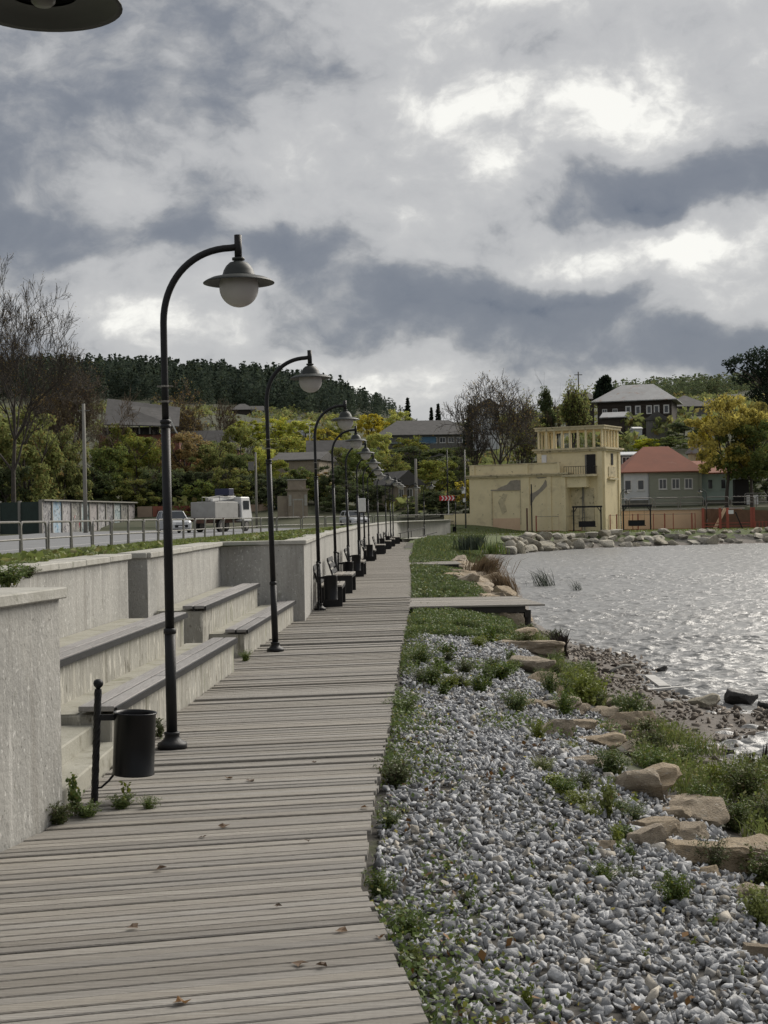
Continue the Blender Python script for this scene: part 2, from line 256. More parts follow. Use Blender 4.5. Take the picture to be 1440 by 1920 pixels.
# ------------------------------------------------------------------ mesh helpers
class MB:
    def __init__(s): s.v = []; s.f = []
    def add(s, vs, fs):
        o = len(s.v); s.v.extend([tuple(p) for p in vs]); s.f.extend([tuple(i+o for i in f) for f in fs]); return s
    def box(s, c, size, rot=None):
        hx, hy, hz = size[0]/2, size[1]/2, size[2]/2
        vs = [Vector((x, y, z)) for z in (-hz, hz) for x, y in ((-hx,-hy),(hx,-hy),(hx,hy),(-hx,hy))]
        if rot is not None: vs = [rot @ p for p in vs]
        c = Vector(c)
        return s.add([p+c for p in vs], [(3,2,1,0),(4,5,6,7),(0,1,5,4),(1,2,6,5),(2,3,7,6),(3,0,4,7)])
    def bar(s, a, b, w, h):                       # box beam from a to b
        a, b = Vector(a), Vector(b); d = b-a; q = d.to_track_quat('Y', 'Z').to_matrix()
        return s.box((a+b)/2, (w, d.length, h), q)
    def prism(s, poly, z0, z1):
        n = len(poly)
        ar = sum(poly[i][0]*poly[(i+1) % n][1]-poly[(i+1) % n][0]*poly[i][1] for i in range(n))
        if ar < 0: poly = poly[::-1]
        za = z0 if isinstance(z0, (list, tuple)) else [z0]*n
        zb = z1 if isinstance(z1, (list, tuple)) else [z1]*n
        vs = [(p[0], p[1], z) for p, z in zip(poly, za)]+[(p[0], p[1], z) for p, z in zip(poly, zb)]
        return s.add(vs, [tuple(range(n-1,-1,-1)), tuple(range(n, 2*n))]+[(i, (i+1) % n, n+(i+1) % n, n+i) for i in range(n)])
    def tube(s, pts, r, n=8, cap=True):
        pts = [Vector(p) for p in pts]; k = len(pts)
        rs = r if isinstance(r, (list, tuple)) else [r]*k
        ref = None; vs = []
        for i, p in enumerate(pts):
            d = (pts[min(i+1, k-1)]-pts[max(i-1, 0)]).normalized()
            if ref is None: ref = d.orthogonal().normalized()
            ref = (ref-d*ref.dot(d)).normalized(); b = d.cross(ref)
            for j in range(n):
                a = 2*PI*j/n; vs.append(p+(ref*math.cos(a)+b*math.sin(a))*rs[i])
        fs = [(i*n+j, i*n+(j+1) % n, (i+1)*n+(j+1) % n, (i+1)*n+j) for i in range(k-1) for j in range(n)]
        if cap: fs += [tuple(range(n-1,-1,-1)), tuple(range((k-1)*n, k*n))]
        return s.add(vs, fs)
    def lathe(s, prof, n=20, c=(0,0,0)):          # profile of (radius, z)
        vs = [(c[0]+r*math.cos(2*PI*j/n), c[1]+r*math.sin(2*PI*j/n), c[2]+z) for r, z in prof for j in range(n)]
        k = len(prof)
        fs = [(i*n+j, i*n+(j+1) % n, (i+1)*n+(j+1) % n, (i+1)*n+j) for i in range(k-1) for j in range(n)]
        return s.add(vs, fs)
    def build(s, name, m_, parent=None, smooth=False, bevel=0., **tags):
        me = bpy.data.meshes.new(name); me.from_pydata(s.v, [], s.f); me.update()
        return link(name, me, m_, parent, smooth, bevel, **tags)

def link(name, me, m_, parent=None, smooth=False, bevel=0., **tags):
    if m_ is not None and not me.materials: me.materials.append(M[m_] if isinstance(m_, str) else m_)
    if smooth: me.polygons.foreach_set('use_smooth', [True]*len(me.polygons))
    o = bpy.data.objects.new(name, me); C.objects.link(o)
    if parent is not None: o.parent = parent
    if bevel:
        b = o.modifiers.new('bevel', 'BEVEL'); b.width = bevel; b.segments = 1; b.limit_method = 'ANGLE'
    for k, v in tags.items():
        if v: o[k] = v
    return o
def np_mesh(name, V, F):                          # V (n,3), F (m,k) numpy
    V = np.asarray(V, np.float32); F = np.asarray(F, np.int32); me = bpy.data.meshes.new(name); k = F.shape[1]
    me.vertices.add(len(V)); me.vertices.foreach_set('co', V.ravel())
    me.loops.add(F.size); me.loops.foreach_set('vertex_index', F.ravel())
    me.polygons.add(len(F)); me.polygons.foreach_set('loop_start', np.arange(0, F.size, k, dtype=np.int32))
    me.update(calc_edges=True); me.validate(); return me
def thing(name, label, cat, loc=(0,0,0), rz=0, group=None, kind=None):
    o = bpy.data.objects.new(name, None); C.objects.link(o); o.location = loc; o.rotation_euler = (0, 0, rz); o.empty_display_size = .2
    o['label'] = label; o['category'] = cat
    if group: o['group'] = group
    if kind: o['kind'] = kind
    return o
def copy_tree(o, parent=None):
    c = o.copy(); C.objects.link(c)
    if parent is not None: c.parent = parent
    for ch in list(KIDS.get(o.name, ())): copy_tree(ch, c)
    return c
KIDS = {}
def index_kids(root):
    KIDS.clear()
    for o in bpy.data.objects:
        if o.parent: KIDS.setdefault(o.parent.name, []).append(o)
def dup(root, loc, rz, label, scale=None):
    c = copy_tree(root); c.location = loc; c.rotation_euler = (0, 0, rz); c['label'] = label
    if scale: c.scale = scale
    return c
def interp(x, tab): return float(np.interp(x, [t[0] for t in tab], [t[1] for t in tab]))

# ------------------------------------------------------------------ lines of the place (x against distance y)
XR_T = [(2,.55),(5.19,.13),(7.16,-.14),(8.22,-.12),(9.48,-.09),(14,.05),(20,.2),(25.5,.37),(32,.55),(45.5,.79),(62.8,1.02),(84,1.55),(92,2.0),(100,2.9)]
XW_T = [(25.4,-1.40),(29,-1.42),(36,-1.47),(44,-1.33),(52,-1.16),(60,-1.03),(68,-.95),(76,-.55),(84,-.12),(90,.14),(96,.36),(100,.75)]   # long wall face
XL_T = [(2,-3.13),(8.89,-1.975),(8.95,-2.02),(11.0,-2.02),(11.2,-2.07),(17.3,-1.80),(17.4,-2.3),(18.85,-2.3),(18.9,-1.83),(25.35,-1.59),(25.4,-1.40)]+XW_T[1:]
XR = lambda y: interp(y, XR_T)
XL = lambda y: interp(y, XL_T)
WATER_Z = -.8
shore_px = [(925,1041),(938,1052),(975,1100),(990,1140),(1003,1176),(1055,1203),(1110,1216),(1180,1232),(1232,1254),(1205,1272),(1215,1291),(1290,1308),(1370,1334),(1440,1337)]
shore = [tuple(G(x, y, WATER_Z)[:2]) for x, y in shore_px]
puddle = [tuple(G(x, y, WATER_Z)[:2]) for x, y in [(1440,1374),(1385,1384),(1362,1396),(1366,1425),(1390,1446),(1440,1448)]]
far_px = [(960,1040),(1000,1035),(1100,1028),(1250,1023),(1440,1018)]
farshore = [tuple(G(x, y, WATER_Z)[:2]) for x, y in far_px]+[(60,118),(220,125)]
spit = [shore[-1], (9,19.2), (16,21), (30,22)]     # the mud spit goes on to the right
WPOLY = np.array(shore[:-1]+spit+[(60,5),(220,0)]+farshore[::-1])
PUD = np.array(puddle+[(9,14.2),(14,16)])
def sdist(P, poly):                               # signed distance, negative inside
    P = np.atleast_2d(P); A = poly; B = np.roll(poly, -1, 0); d = np.full(len(P), 1e9); ins = np.zeros(len(P), bool)
    for a, b in zip(A, B):
        ab = b-a; t = np.clip(((P-a)@ab)/max(ab@ab, 1e-9), 0, 1); d = np.minimum(d, np.hypot(*(P-a-t[:, None]*ab).T))
        c = ((a[1] > P[:, 1]) != (b[1] > P[:, 1])); 
        if abs(b[1]-a[1]) > 1e-9: ins ^= c & (P[:, 0] < (b[0]-a[0])*(P[:, 1]-a[1])/(b[1]-a[1])+a[0])
    return np.where(ins, -d, d)
def vnoise(x, y, s, seed=0):
    x = x*s; y = y*s; xi = np.floor(x); yi = np.floor(y); fx = x-xi; fy = y-yi; fx = fx*fx*(3-2*fx); fy = fy*fy*(3-2*fy)
    h = lambda a, b: np.modf(np.abs(np.sin(a*127.1+b*311.7+seed*74.7)*43758.5453))[0]
    return (h(xi, yi)*(1-fx)+h(xi+1, yi)*fx)*(1-fy)+(h(xi, yi+1)*(1-fx)+h(xi+1, yi+1)*fx)*fy
sst = lambda a, b, x: (lambda t: t*t*(3-2*t))(np.clip((x-a)/(b-a), 0, 1))
def shore_z(X, Y):
    X = np.asarray(X, float); Y = np.asarray(Y, float)
    d = X-np.interp(Y, [t[0] for t in XR_T], [t[1] for t in XR_T])
    P = np.stack([X.ravel(), Y.ravel()], 1); s = np.minimum(sdist(P, WPOLY), sdist(P, PUD)).reshape(X.shape)
    bank = np.interp(d, [0, .4, 1.2, 1.8, 2.3, 2.9, 3.6], [-.13, -.14, -.22, -.34, -.5, -.7, -.82])
    mud = -.8+np.clip(s*.10, -.6, .09)
    zn = np.where(s > 0, np.maximum(np.maximum(bank, mud), -.79), np.minimum(-.8+s*.25, -.82))
    zn = np.where((s > 0) & (bank > -.6), bank, zn)
    zf = np.where(s > 0, -.8+np.clip(s/2.6, 0, 1)*1.0, -.8+s*.3)
    w = sst(66, 92, Y); z = zn*(1-w)+zf*w
    z = z+np.where(s > .3, (vnoise(X, Y, 1.7)-.5)*.05+(vnoise(X, Y, 5, 3)-.5)*.025, 0)
    z = z+sst(115, 127, Y)*sst(14, 7, X)*.75
    return np.maximum(z, -2.0)
SZ = lambda x, y: float(shore_z(np.array([x]), np.array([y]))[0])
COLS = [(-900,[.8,6,14,25,42,66,66]),(150,[.8,6,14,25,42,68,68]),(400,[.8,6,14,25,41,64,64]),(560,[.8,6,13,23,39,61,61]),(700,[.8,5,11,21,36,55,55]),(760,[.8,5,11,20,33,49,49]),(800,[.8,5,11,19,30,44,44]),
        (1000,[1.5,9,15,24,36,46,48]),(1200,[3,13,18,27,39,44,44]),(1440,[3,14,19,27,42,46,46]),(2400,[3,14,19,27,42,46,46])]
KY = [150,200,260,350,500,700,900]
def HT(X, Y):
    X = np.asarray(X, float); Y = np.asarray(Y, float); px = 720+FPX*X/Y
    cols = np.stack([np.interp(px, [c[0] for c in COLS], [c[1][k] for c in COLS]) for k in range(7)])
    z = np.zeros_like(X)
    for k in range(6):
        mk = (Y >= KY[k]) & (Y < KY[k+1]); t = (Y-KY[k])/(KY[k+1]-KY[k]); z = np.where(mk, cols[k]*(1-t)+cols[k+1]*t, z)
    z = np.where(Y >= 900, cols[6], z)
    n = .72+(.2-.72)*sst(4, 13, X); n = n+(2.0-n)*sst(129.5, 131, Y)*sst(17, 19, X)
    t = sst(138, 152, Y); return np.where(Y < 152, n*(1-t)+cols[0]*t, z)
HZ = lambda x, y: float(HT(np.array([x]), np.array([y]))[0])

def grid_mesh(name, X, Y, Z, m_, **tags):
    r, c = X.shape; V = np.stack([X, Y, Z], -1).reshape(-1, 3); i = np.arange(r*c).reshape(r, c)
    F = np.stack([i[:-1,:-1], i[:-1,1:], i[1:,1:], i[1:,:-1]], -1).reshape(-1, 4)
    return link(name, np_mesh(name, V, F), m_, None, True, **tags)
def setting(name, mb, m_, label=None): return mb.build(name, m_, kind='structure', label=label)

# ------------------------------------------------------------------ ground, water, road
def build_water():
    r = np.random.default_rng(4); ys = np.concatenate([np.arange(12, 30, .05), np.arange(30, 60, .11), np.arange(60, 123, .28)]); u = np.concatenate([np.linspace(0, 1, 330)])
    x0 = np.interp(ys, [12,25,60,123], [1.2,1.6,1.8,2.5]); x1 = np.interp(ys, [12,30,123], [12,16,62]); Y = np.repeat(ys[:, None], len(u), 1); X = x0[:, None]+(x1-x0)[:, None]*u[None, :]; Z = np.zeros_like(X)
    wx_ = X+.25*(vnoise(X, Y, .6, 1)-.5); wy_ = Y+.5*(vnoise(X, Y, .45, 2)-.5)
    for k in range(40):
        lam = math.exp(r.uniform(math.log(.13), math.log(.62))); th = r.normal(.25, .5); kk = 2*PI/lam; a = lam/(2*PI)*.10*math.exp(-((math.log(lam/.26))/.8)**2)
        Z += a*np.clip((lam*(20+260*lam)-Y)/25+1, .5, 1)*np.sin(kk*(wx_*math.sin(th)+wy_*math.cos(th))+r.uniform(0, 6.3))
    Z = Z*(.55+.9*vnoise(X, Y, .22, 6)); Z = Z+np.abs(Z)*.35
    V = np.stack([X, Y, WATER_Z+Z], -1).reshape(-1, 3); i = np.arange(X.size).reshape(X.shape); F = np.stack([i[:-1,:-1], i[:-1,1:], i[1:,1:], i[1:,:-1]], -1).reshape(-1, 4)
    o_ = len(V); V = np.concatenate([V, [(1.2,-120,-.93),(700,-120,-.93),(700,150,-.93),(1.2,150,-.93)]]); F = np.concatenate([F, [[o_,o_+1,o_+2,o_+3]]])
    link('water', np_mesh('water', V, F), 'water', None, True, kind='structure', label='choppy silver lake water')
def build_ground():
    ys = np.concatenate([np.linspace(-14, 2, 12), 2+np.geomspace(.12, 34, 150), np.linspace(37.5, 126, 90)])
    ts = np.concatenate([np.linspace(0, 7, 86), 7+np.geomspace(.25, 150, 46)])
    X = np.zeros((len(ys), len(ts))); Y = np.repeat(ys[:, None], len(ts), 1)
    base = np.interp(ys, [t[0] for t in XR_T], [t[1] for t in XR_T])
    X = base[:, None]-.35+ts[None, :]
    w = sst(96, 104, Y); X = X-w*3.2
    o = grid_mesh('shore_ground', X, Y, shore_z(X, Y), 'earth', kind='structure', label='earth bank between the boardwalk and the lake')
    me = o.data; me.materials.append(M['mud']); me.materials.append(M['lawn'])
    cen = np.zeros(len(me.polygons)*3, np.float32); me.polygons.foreach_get('center', cen); cen = cen.reshape(-1, 3)
    mi = np.where(cen[:, 2] < -.62, 1, 0); mi = np.where((cen[:, 1] > 92) & (cen[:, 2] > -.25), 2, mi)
    mi = np.where((cen[:, 1] > 24) & (cen[:, 1] <= 92) & (cen[:, 2] > -.4) & (vnoise(cen[:, 0], cen[:, 1], .9, 5) > .42), 2, mi)
    me.polygons.foreach_set('material_index', mi.astype(np.int32))
    a = np.concatenate([np.linspace(-4, -.5, 30), np.linspace(-.48, .48, 130), np.linspace(.5, 4, 30)]); yy = np.concatenate([np.linspace(122, 153, 60), np.geomspace(154, 1300, 110)])
    Y2 = np.repeat(yy[:, None], len(a), 1); X2 = Y2*a[None, :]
    Z2 = HT(X2, Y2)+np.where(Y2 > 160, (vnoise(X2, Y2, .03)-.5)*3+(vnoise(X2, Y2, .11, 2)-.5)*1.2, 0)
    Z2[0, :] -= .6
    grid_mesh('hillside', X2, Y2, Z2, 'terrain', kind='structure', label='rising hillside behind the road and the houses')
    setting('lake_bed', MB().prism([(-2500,-2500),(2500,-2500),(2500,2500),(-2500,2500)], -6, -2.4), 'mud')
    # left of the wall: flat ground, road, grass bank
    setting('roadside_ground', MB().prism([(-500,-60),(-11.4,-60),(-11.4,124),(1,124),(1,124.5),(-500,124.5)], -.5, .69), 'terrain')
    setting('road', MB().prism([(-26,-60),(-12.2,-60),(-11.6,50),(-10.4,80),(-8.6,110),(-4,121.5),(4,128),(18,131.2),(60,140),(60,147),(16,139),(2,137),(-8,140),(-14,152),(-33,150),(-30,118)], .5, .76), 'asphalt', 'grey asphalt road curving round behind the promenade')
    for o_, w_ in ((0, .14),):
        mb = MB(); pts = [(-14.6,-60),(-14.2,50),(-13.0,80),(-11.4,108),(-7,120),(2,131.5)]
        for (x0, y0), (x1, y1) in zip(pts, pts[1:]): mb.add([(x0,y0,.764),(x0+w_,y0,.764),(x1+w_,y1,.764),(x1,y1,.764)], [(0,1,2,3)])
        setting('road_line', mb, 'white_paint')
    yb = np.concatenate([np.linspace(-60, 2, 12), np.linspace(3, 127, 150)])
    wx = np.interp(yb, [3,8.9,9.0,14.2,17.5,18,25,25.35,25.4]+[t[0] for t in XW_T[1:]]+[104,117.5,122], [-3.2,-2.2,-3.6,-3.4,-3.25,-3.12,-3.0,-2.9,-1.6]+[t[1]-.2 for t in XW_T[1:]]+[2.2,5.4,5.4])
    rx = np.interp(yb, [-60,48,67,90,110,118,124], [-12.6,-12.0,-11.1,-10.0,-8.2,-3,3])
    rx = np.minimum(rx, wx-1.0)
    t = np.concatenate([np.linspace(0, .2, 8), np.linspace(.25, 1, 20)])
    X = wx[:, None]+(rx-wx)[:, None]*t[None, :]; Y = np.repeat(yb[:, None], len(t), 1)
    Z = 1.34-.60*t[None, :]**1.1+(vnoise(X, Y, .7, 9)-.5)*.07*np.minimum(1, t[None, :]*12)
    grid_mesh('grass_bank', X[:, ::-1], Y[:, ::-1], Z[:, ::-1], 'lawn', kind='structure', label='grassy bank between the concrete wall and the road')
    # lake surface
    build_water()
    mb = MB().prism([(1.2,99.4),(2.95,99.4),(4.4,106),(7.6,111.6),(13,113.6),(30,115.6),(30,116.4),(12,115),(5.6,114.0),(2.4,107)], -.3, .23)
    setting('path', mb, 'coping', 'pale concrete path along the far shore')
    return wx, yb, rx
build_ground()
RAIL = [(-12.15,-20),(-12.0,30),(-11.9,48),(-11.0,67),(-9.9,90),(-8.1,110),(-2.9,118.4),(3.2,124.2),(7.5,126.5)]

# ------------------------------------------------------------------ boardwalk with its planks
def build_boardwalk():
    root = thing('boardwalk', 'long weathered plank boardwalk beside the concrete wall', 'boardwalk', kind='structure'); del root['category']
    y = 2.6; k = 0; far = MB(); r = random.Random(3)
    def ends(yc, mm):
        xl = xr = 0
        for _ in range(8): xl = XL(yc+mm*xl); xr = XR(yc+mm*xr)
        return xl+.006, xr
    def chunk(mb, y0, w, mm, jl, dz):
        xl0, xr0 = ends(y0, mm); xl1, xr1 = ends(y0+w, mm); xr0 += jl; xr1 += jl; c = .005
        prof = [(0,-.034),(1,-.034),(1,-c),(1-c/w,0),(c/w,0),(0,-c)]
        vs = []
        for side in (0, 1):
            for t, z in prof:
                x = (xl0+(xl1-xl0)*t) if side == 0 else (xr0+(xr1-xr0)*t); vs.append((x, y0+w*t+mm*x, z+dz))
        n = 6; fs = [tuple(range(n)), tuple(range(2*n-1, n-1, -1))]+[(i, n+i, n+(i+1) % n, (i+1) % n) for i in range(n)]
        mb.add(vs, fs)
    while y < 99.0:
        w = r.uniform(.074, .096); gap = r.choice([.007, .008, .010, .011, .013, .016]); mm = interp(y, [(4,.26),(7,.24),(10,.18),(20,.19),(40,.2),(100,.1)])
        jl = r.gauss(0, .008) if y > 7.4 else r.choice([-.01, 0, .012]); dz = r.gauss(0, .0022)
        if y > 3.6 and k < 300:
            mb = MB(); chunk(mb, y, w, mm, jl, dz); o = mb.build('plank', 'plank', root); k += 1
            o.rotation_euler = (r.gauss(0, .0004), 0, r.gauss(0, .0004))
        else: chunk(far, y, w, mm, jl, dz)
        y += w+gap
    far.build('plank_run', 'plank', root, kind='stuff')
    for off in (.07, .75, 1.5):
        mb = MB(); pts = [(XR(yy)-off, yy) for yy in (2.5,5.19,7.16,9.48,14,20,25.5,32,45.5,62.8,84,97)]
        for (x0, y0), (x1, y1) in zip(pts, pts[1:]): mb.bar((x0, y0, -.10), (x1, y1, -.10), .05, .12)
        mb.build('joist', 'joist', root)
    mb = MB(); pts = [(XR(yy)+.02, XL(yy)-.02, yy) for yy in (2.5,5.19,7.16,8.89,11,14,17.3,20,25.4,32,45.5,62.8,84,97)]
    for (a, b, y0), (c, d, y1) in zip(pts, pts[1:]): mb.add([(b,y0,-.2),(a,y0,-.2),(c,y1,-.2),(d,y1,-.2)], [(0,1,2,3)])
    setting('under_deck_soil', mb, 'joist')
build_boardwalk()

# ------------------------------------------------------------------ retaining walls, seats, steps
def strip(mb, pts, depth, z0, z1, side=-1):       # solid of given depth behind a front line; side -1 = to the left of travel
    P = [Vector((x, y)) for x, y in pts]; back = []
    for i, p in enumerate(P):
        d = (P[min(i+1, len(P)-1)]-P[max(i-1, 0)]).normalized(); back.append(p+Vector((-d.y, d.x))*depth)
    for i in range(len(P)-1): mb.prism([P[i], P[i+1], back[i+1], back[i]], z0, z1)
def wall(label, pts, z0=-.25, z1=1.33, cap_z=1.40, depth=.32, cap_n=1.2, mat_='concrete'):
    root = thing('retaining_wall', label, 'wall', group='concrete retaining walls of the promenade')
    mb = MB(); P = [Vector(p) for p in pts]; back = []
    for i, p in enumerate(P):
        d = (P[min(i+1, len(P)-1)]-P[max(i-1, 0)]).normalized(); back.append(p+Vector((-d.y, d.x))*depth)
    mb.prism(list(P)+back[::-1], z0, z1) if len(P) == 2 else strip(mb, pts, depth, z0, z1)
    mb.build('wall_face', mat_, root)
    r = random.Random(len(label))
    for a, b in zip(P, P[1:]):
        L_ = (b-a).length; d = (b-a)/L_; n = Vector((-d.y, d.x)); k = max(1, round(L_/cap_n)); st = L_/k
        for i in range(k):
            p = a+d*(st*i+.004)-n*.045; q = a+d*(st*(i+1)-.004)-n*.045
            if (b-P[-1]).length < 1e-6 and i == k-1: q += d*.03
            dz = r.gauss(0, .003)
            MB().prism([p, q, q+n*.42, p+n*.42], z1+.002+dz, cap_z+dz).build('coping_stone', 'coping', root, bevel=.008)
    return root
wall('rough concrete wall end at the near left behind the twisted bin post', [(-2.99,3.0),(-1.98,8.89)])
wall('back wall above the nearer pair of tiered seats', [(-3.42,9.0),(-3.2,14.2),(-3.06,17.45)])
wall('back wall above the farther pair of tiered seats', [(-3.17,18.0),(-2.915,18.0001),(-2.8,25.0)], depth=.25)
wall('wall face turned towards the camera at the end of the tiered seats', [(-2.8,25.02),(-1.40,25.4)], depth=.3)
wall('long concrete wall running behind the row of benches', [(x, y) for y, x in XW_T], cap_n=1.6)
wall('distant concrete wall curving right at the end of the boardwalk', [(.75,100.05),(1.25,103.5),(2.5,108.5),(5.3,117.5)], z0=-.3, cap_n=3)

def seats(pairs, label, z0, zc, zp, cat='bench'):  # pairs: front-near, front-far, back-far, back-near
    (fn, ff, bf, bn) = [Vector(p) for p in pairs]
    root = thing('tiered_seat', label, cat, group='tiered concrete seats with dark planks')
    mb = MB().prism([fn, ff, bf, bn], z0, zc-.004); mb.build('seat_block', 'concrete_rough', root, bevel=.012)
    d = (ff-fn).normalized(); n = Vector((-d.y, d.x)); L_ = (ff-fn).length
    w = min(.44, (bn-fn).dot(n)-.05)
    MB().prism([fn+n*.27, ff+n*.27, bf, bn], zc-.003, zc+.004).build('tread', 'tread', root)
    for off in (-.028, .120):
        k = 3; st = L_/k
        for i in range(k):
            a = fn+d*(st*i+.003-(.03 if i == 0 else 0))+n*off; b = fn+d*(st*(i+1)-.003)+n*off
            MB().prism([a, b, b+n*.125, a+n*.125], zp-.04, zp+random.gauss(0, .002)).build('seat_plank', 'seat_plank', root, bevel=.004)
    for off in (-.042, .107):
        a, b = fn+d*-.03+n*off, ff+n*off
        MB().bar((a.x, a.y, (zc+zp)/2-.004), (b.x, b.y, (zc+zp)/2-.004), .02, zp-zc-.012).build('seat_rail', 'black', root)
seats([(-2.09,11.1),(-1.80,17.3),(-2.36,17.3),(-2.66,11.1)], 'nearest lower concrete seat with two dark planks behind the first lamp', -.25, .335, .40)
seats([(-2.655,10.4),(-2.35,17.05),(-3.07,17.05),(-3.36,10.4)], 'nearest upper concrete seat under the back wall behind the first lamp', -.25, .655, .72)
seats([(-1.83,18.93),(-1.59,25.25),(-2.13,25.0),(-2.31,18.93)], 'farther lower concrete seat beside the second lamp', -.25, .31, .37)
seats([(-2.30,18.4),(-2.14,24.5),(-2.79,24.9),(-2.88,18.4)], 'farther upper concrete seat left of the second lamp', -.25, .65, .715)
t = thing('concrete_steps', 'short flight of concrete steps between the wall end and the seats', 'steps')
MB().prism([(-2.03,8.92),(-2.03,11.08),(-2.24,11.08),(-2.24,8.92)], -.2, .13).build('step', 'tread', t, bevel=.01)
MB().prism([(-2.24,8.92),(-2.22,11.08),(-2.5,11.08),(-2.5,8.92)], -.2, .26).build('step', 'tread', t, bevel=.01)
MB().prism([(-2.5,8.92),(-2.5,11.08),(-3.4,11.08),(-3.4,8.92)], -.2, .39).build('landing', 'tread', t, bevel=.01)

# ------------------------------------------------------------------ street lamps
def make_lamp(label):
    t = thing('street_lamp', label, 'lamp post', group='curved black lamp posts along the boardwalk')
    MB().lathe([(0,0),(.115,0),(.118,.03),(.112,.045),(.085,.058),(.062,.08),(.056,.105),(.062,.112),(.062,.128),(.05,.132),(0,.132)], 24).build('base', 'black', t, True)
    MB().tube([(0,0,.12),(0,0,.93)], .043, 16).build('lower_pole', 'black', t, True)
    MB().lathe([(.043,.90),(.050,.905),(.050,.935),(.040,.945)], 16).build('collar', 'black', t, True)
    MB().lathe([(.034,2.515),(.036,2.52),(.044,2.526),(.044,2.54),(.037,2.548),(.037,2.556),(.044,2.562),(.044,2.58),(.034,2.588)], 16).build('collar', 'black', t, True)
    MB().tube([(0,0,.93),(0,0,2.56)], .036, 16).build('middle_pole', 'black', t, True)
    pts = [(0,0,2.56),(0,0,2.9),(0,0,3.2)]+[(.56*(1-math.cos(a)**.93), 0, 3.33+.60*math.sin(a)**.93) for a in np.linspace(.03, PI/2*.985, 18)]+[(.60,0,3.937)]
    MB().tube(pts, .0275, 14).build('arm', 'black', t, True)
    for z in (2.73, 2.85):
        mb = MB().lathe([(.029,z-.008),(.033,z-.008),(.033,z+.008),(.029,z+.008)], 14)
        for s in (-1, 1): mb.tube([(s*.03,0,z),(s*.06,0,z)], .006, 6)
        mb.tube([(0,-.03,z),(0,-.05,z)], .006, 6); mb.build('clamp', 'galv', t)
    MB().tube([(.60,0,3.83),(.60,0,4.03)], .03, 14).build('hanger', 'black', t, True)
    h = MB().lathe([(0,3.855),(.05,3.85),(.05,3.832),(.036,3.83),(.036,3.822),(.07,3.812),(.098,3.785),(.118,3.75),(.126,3.722),(.13,3.716),(.132,3.704)], 28, (.60,0,0)).build('dome', 'lamp_cap', t, True)
    MB().lathe([(.128,3.708),(.16,3.702),(.22,3.688),(.262,3.668),(.280,3.655),(.281,3.650),(.26,3.656),(.20,3.676),(.15,3.688),(.12,3.69)], 40, (.60,0,0)).build('brim', 'lamp_cap', t, True)
    a = np.linspace(.62, PI, 16)
    MB().lathe([(.155*math.sin(x), 3.615+.155*math.cos(x)) for x in a], 28, (.60,0,0)).build('globe', 'globe', t, True)
    return t
lamps = [(-1.7,11.55,.003,'nearest whole lamp post standing beside the litter bin'),(-1.49,19.7,.018,'second whole lamp post beside the farther tiered seats'),
         (-1.27,28.3,.012,'third whole lamp post beside the nearest bench'),(-1.21,36.3,.014,'fourth lamp post along the boardwalk by the second bench'),
         (-1.07,43.5,.012,'fifth lamp post along the boardwalk by the third bench'),(-.91,52,.01,'sixth lamp post just in front of the white cabinet'),
         (-.81,60,.008,'seventh lamp post, just beyond the white cabinet'),(-.72,68,.008,'eighth lamp post along the boardwalk'),(-.31,76,.008,'ninth lamp post along the boardwalk'),
         (.11,84,.006,'tenth lamp post where the long wall begins to bend'),(.39,90,.004,'eleventh lamp post, two short of the ramp handrail'),(.58,95,.004,'twelfth lamp post right before the ramp handrail'),
         (1.62,99.5,.003,'lamp post in front of the ramp handrail by the curved wall'),(2.95,108,.002,'lamp post in front of the middle of the distant curved wall'),(5.75,118,.002,'lamp post at the right end of the distant curved wall')]
base_lamp = make_lamp(lamps[0][3]); index_kids(base_lamp)
for i, (x, y, ln, lb) in enumerate(lamps):
    o = base_lamp if i == 0 else dup(base_lamp, (0,0,0), 0, lb)
    o.location = (x, y, 0 if i < 12 else .23 if i > 12 else 0); o.rotation_euler = (0, -ln, 0)
    if i == 3: o.rotation_euler = (0, -ln, .05)
# the lamp over the camera's left, its globe missing
t = thing('street_lamp', 'overhanging lamp without a globe, its black brim cut by the top edge', 'lamp post', (-1.79, 5.26, 0), 0, 'curved black lamp posts along the boardwalk')
for ch in list(KIDS[base_lamp.name]):
    if ch.name.startswith(('globe',)): continue
    c = ch.copy(); C.objects.link(c); c.parent = t
MB().lathe([(.024,3.80),(.028,3.77),(.046,3.74),(.047,3.685),(.043,3.664),(.03,3.652),(0,3.649)], 16, (.60,0,0)).build('bulb', 'bulb', t, True)
MB().lathe([(.126,3.705),(.115,3.75),(.08,3.79),(.0,3.80)], 20, (.60,0,0)).build('socket_plate', 'black', t)

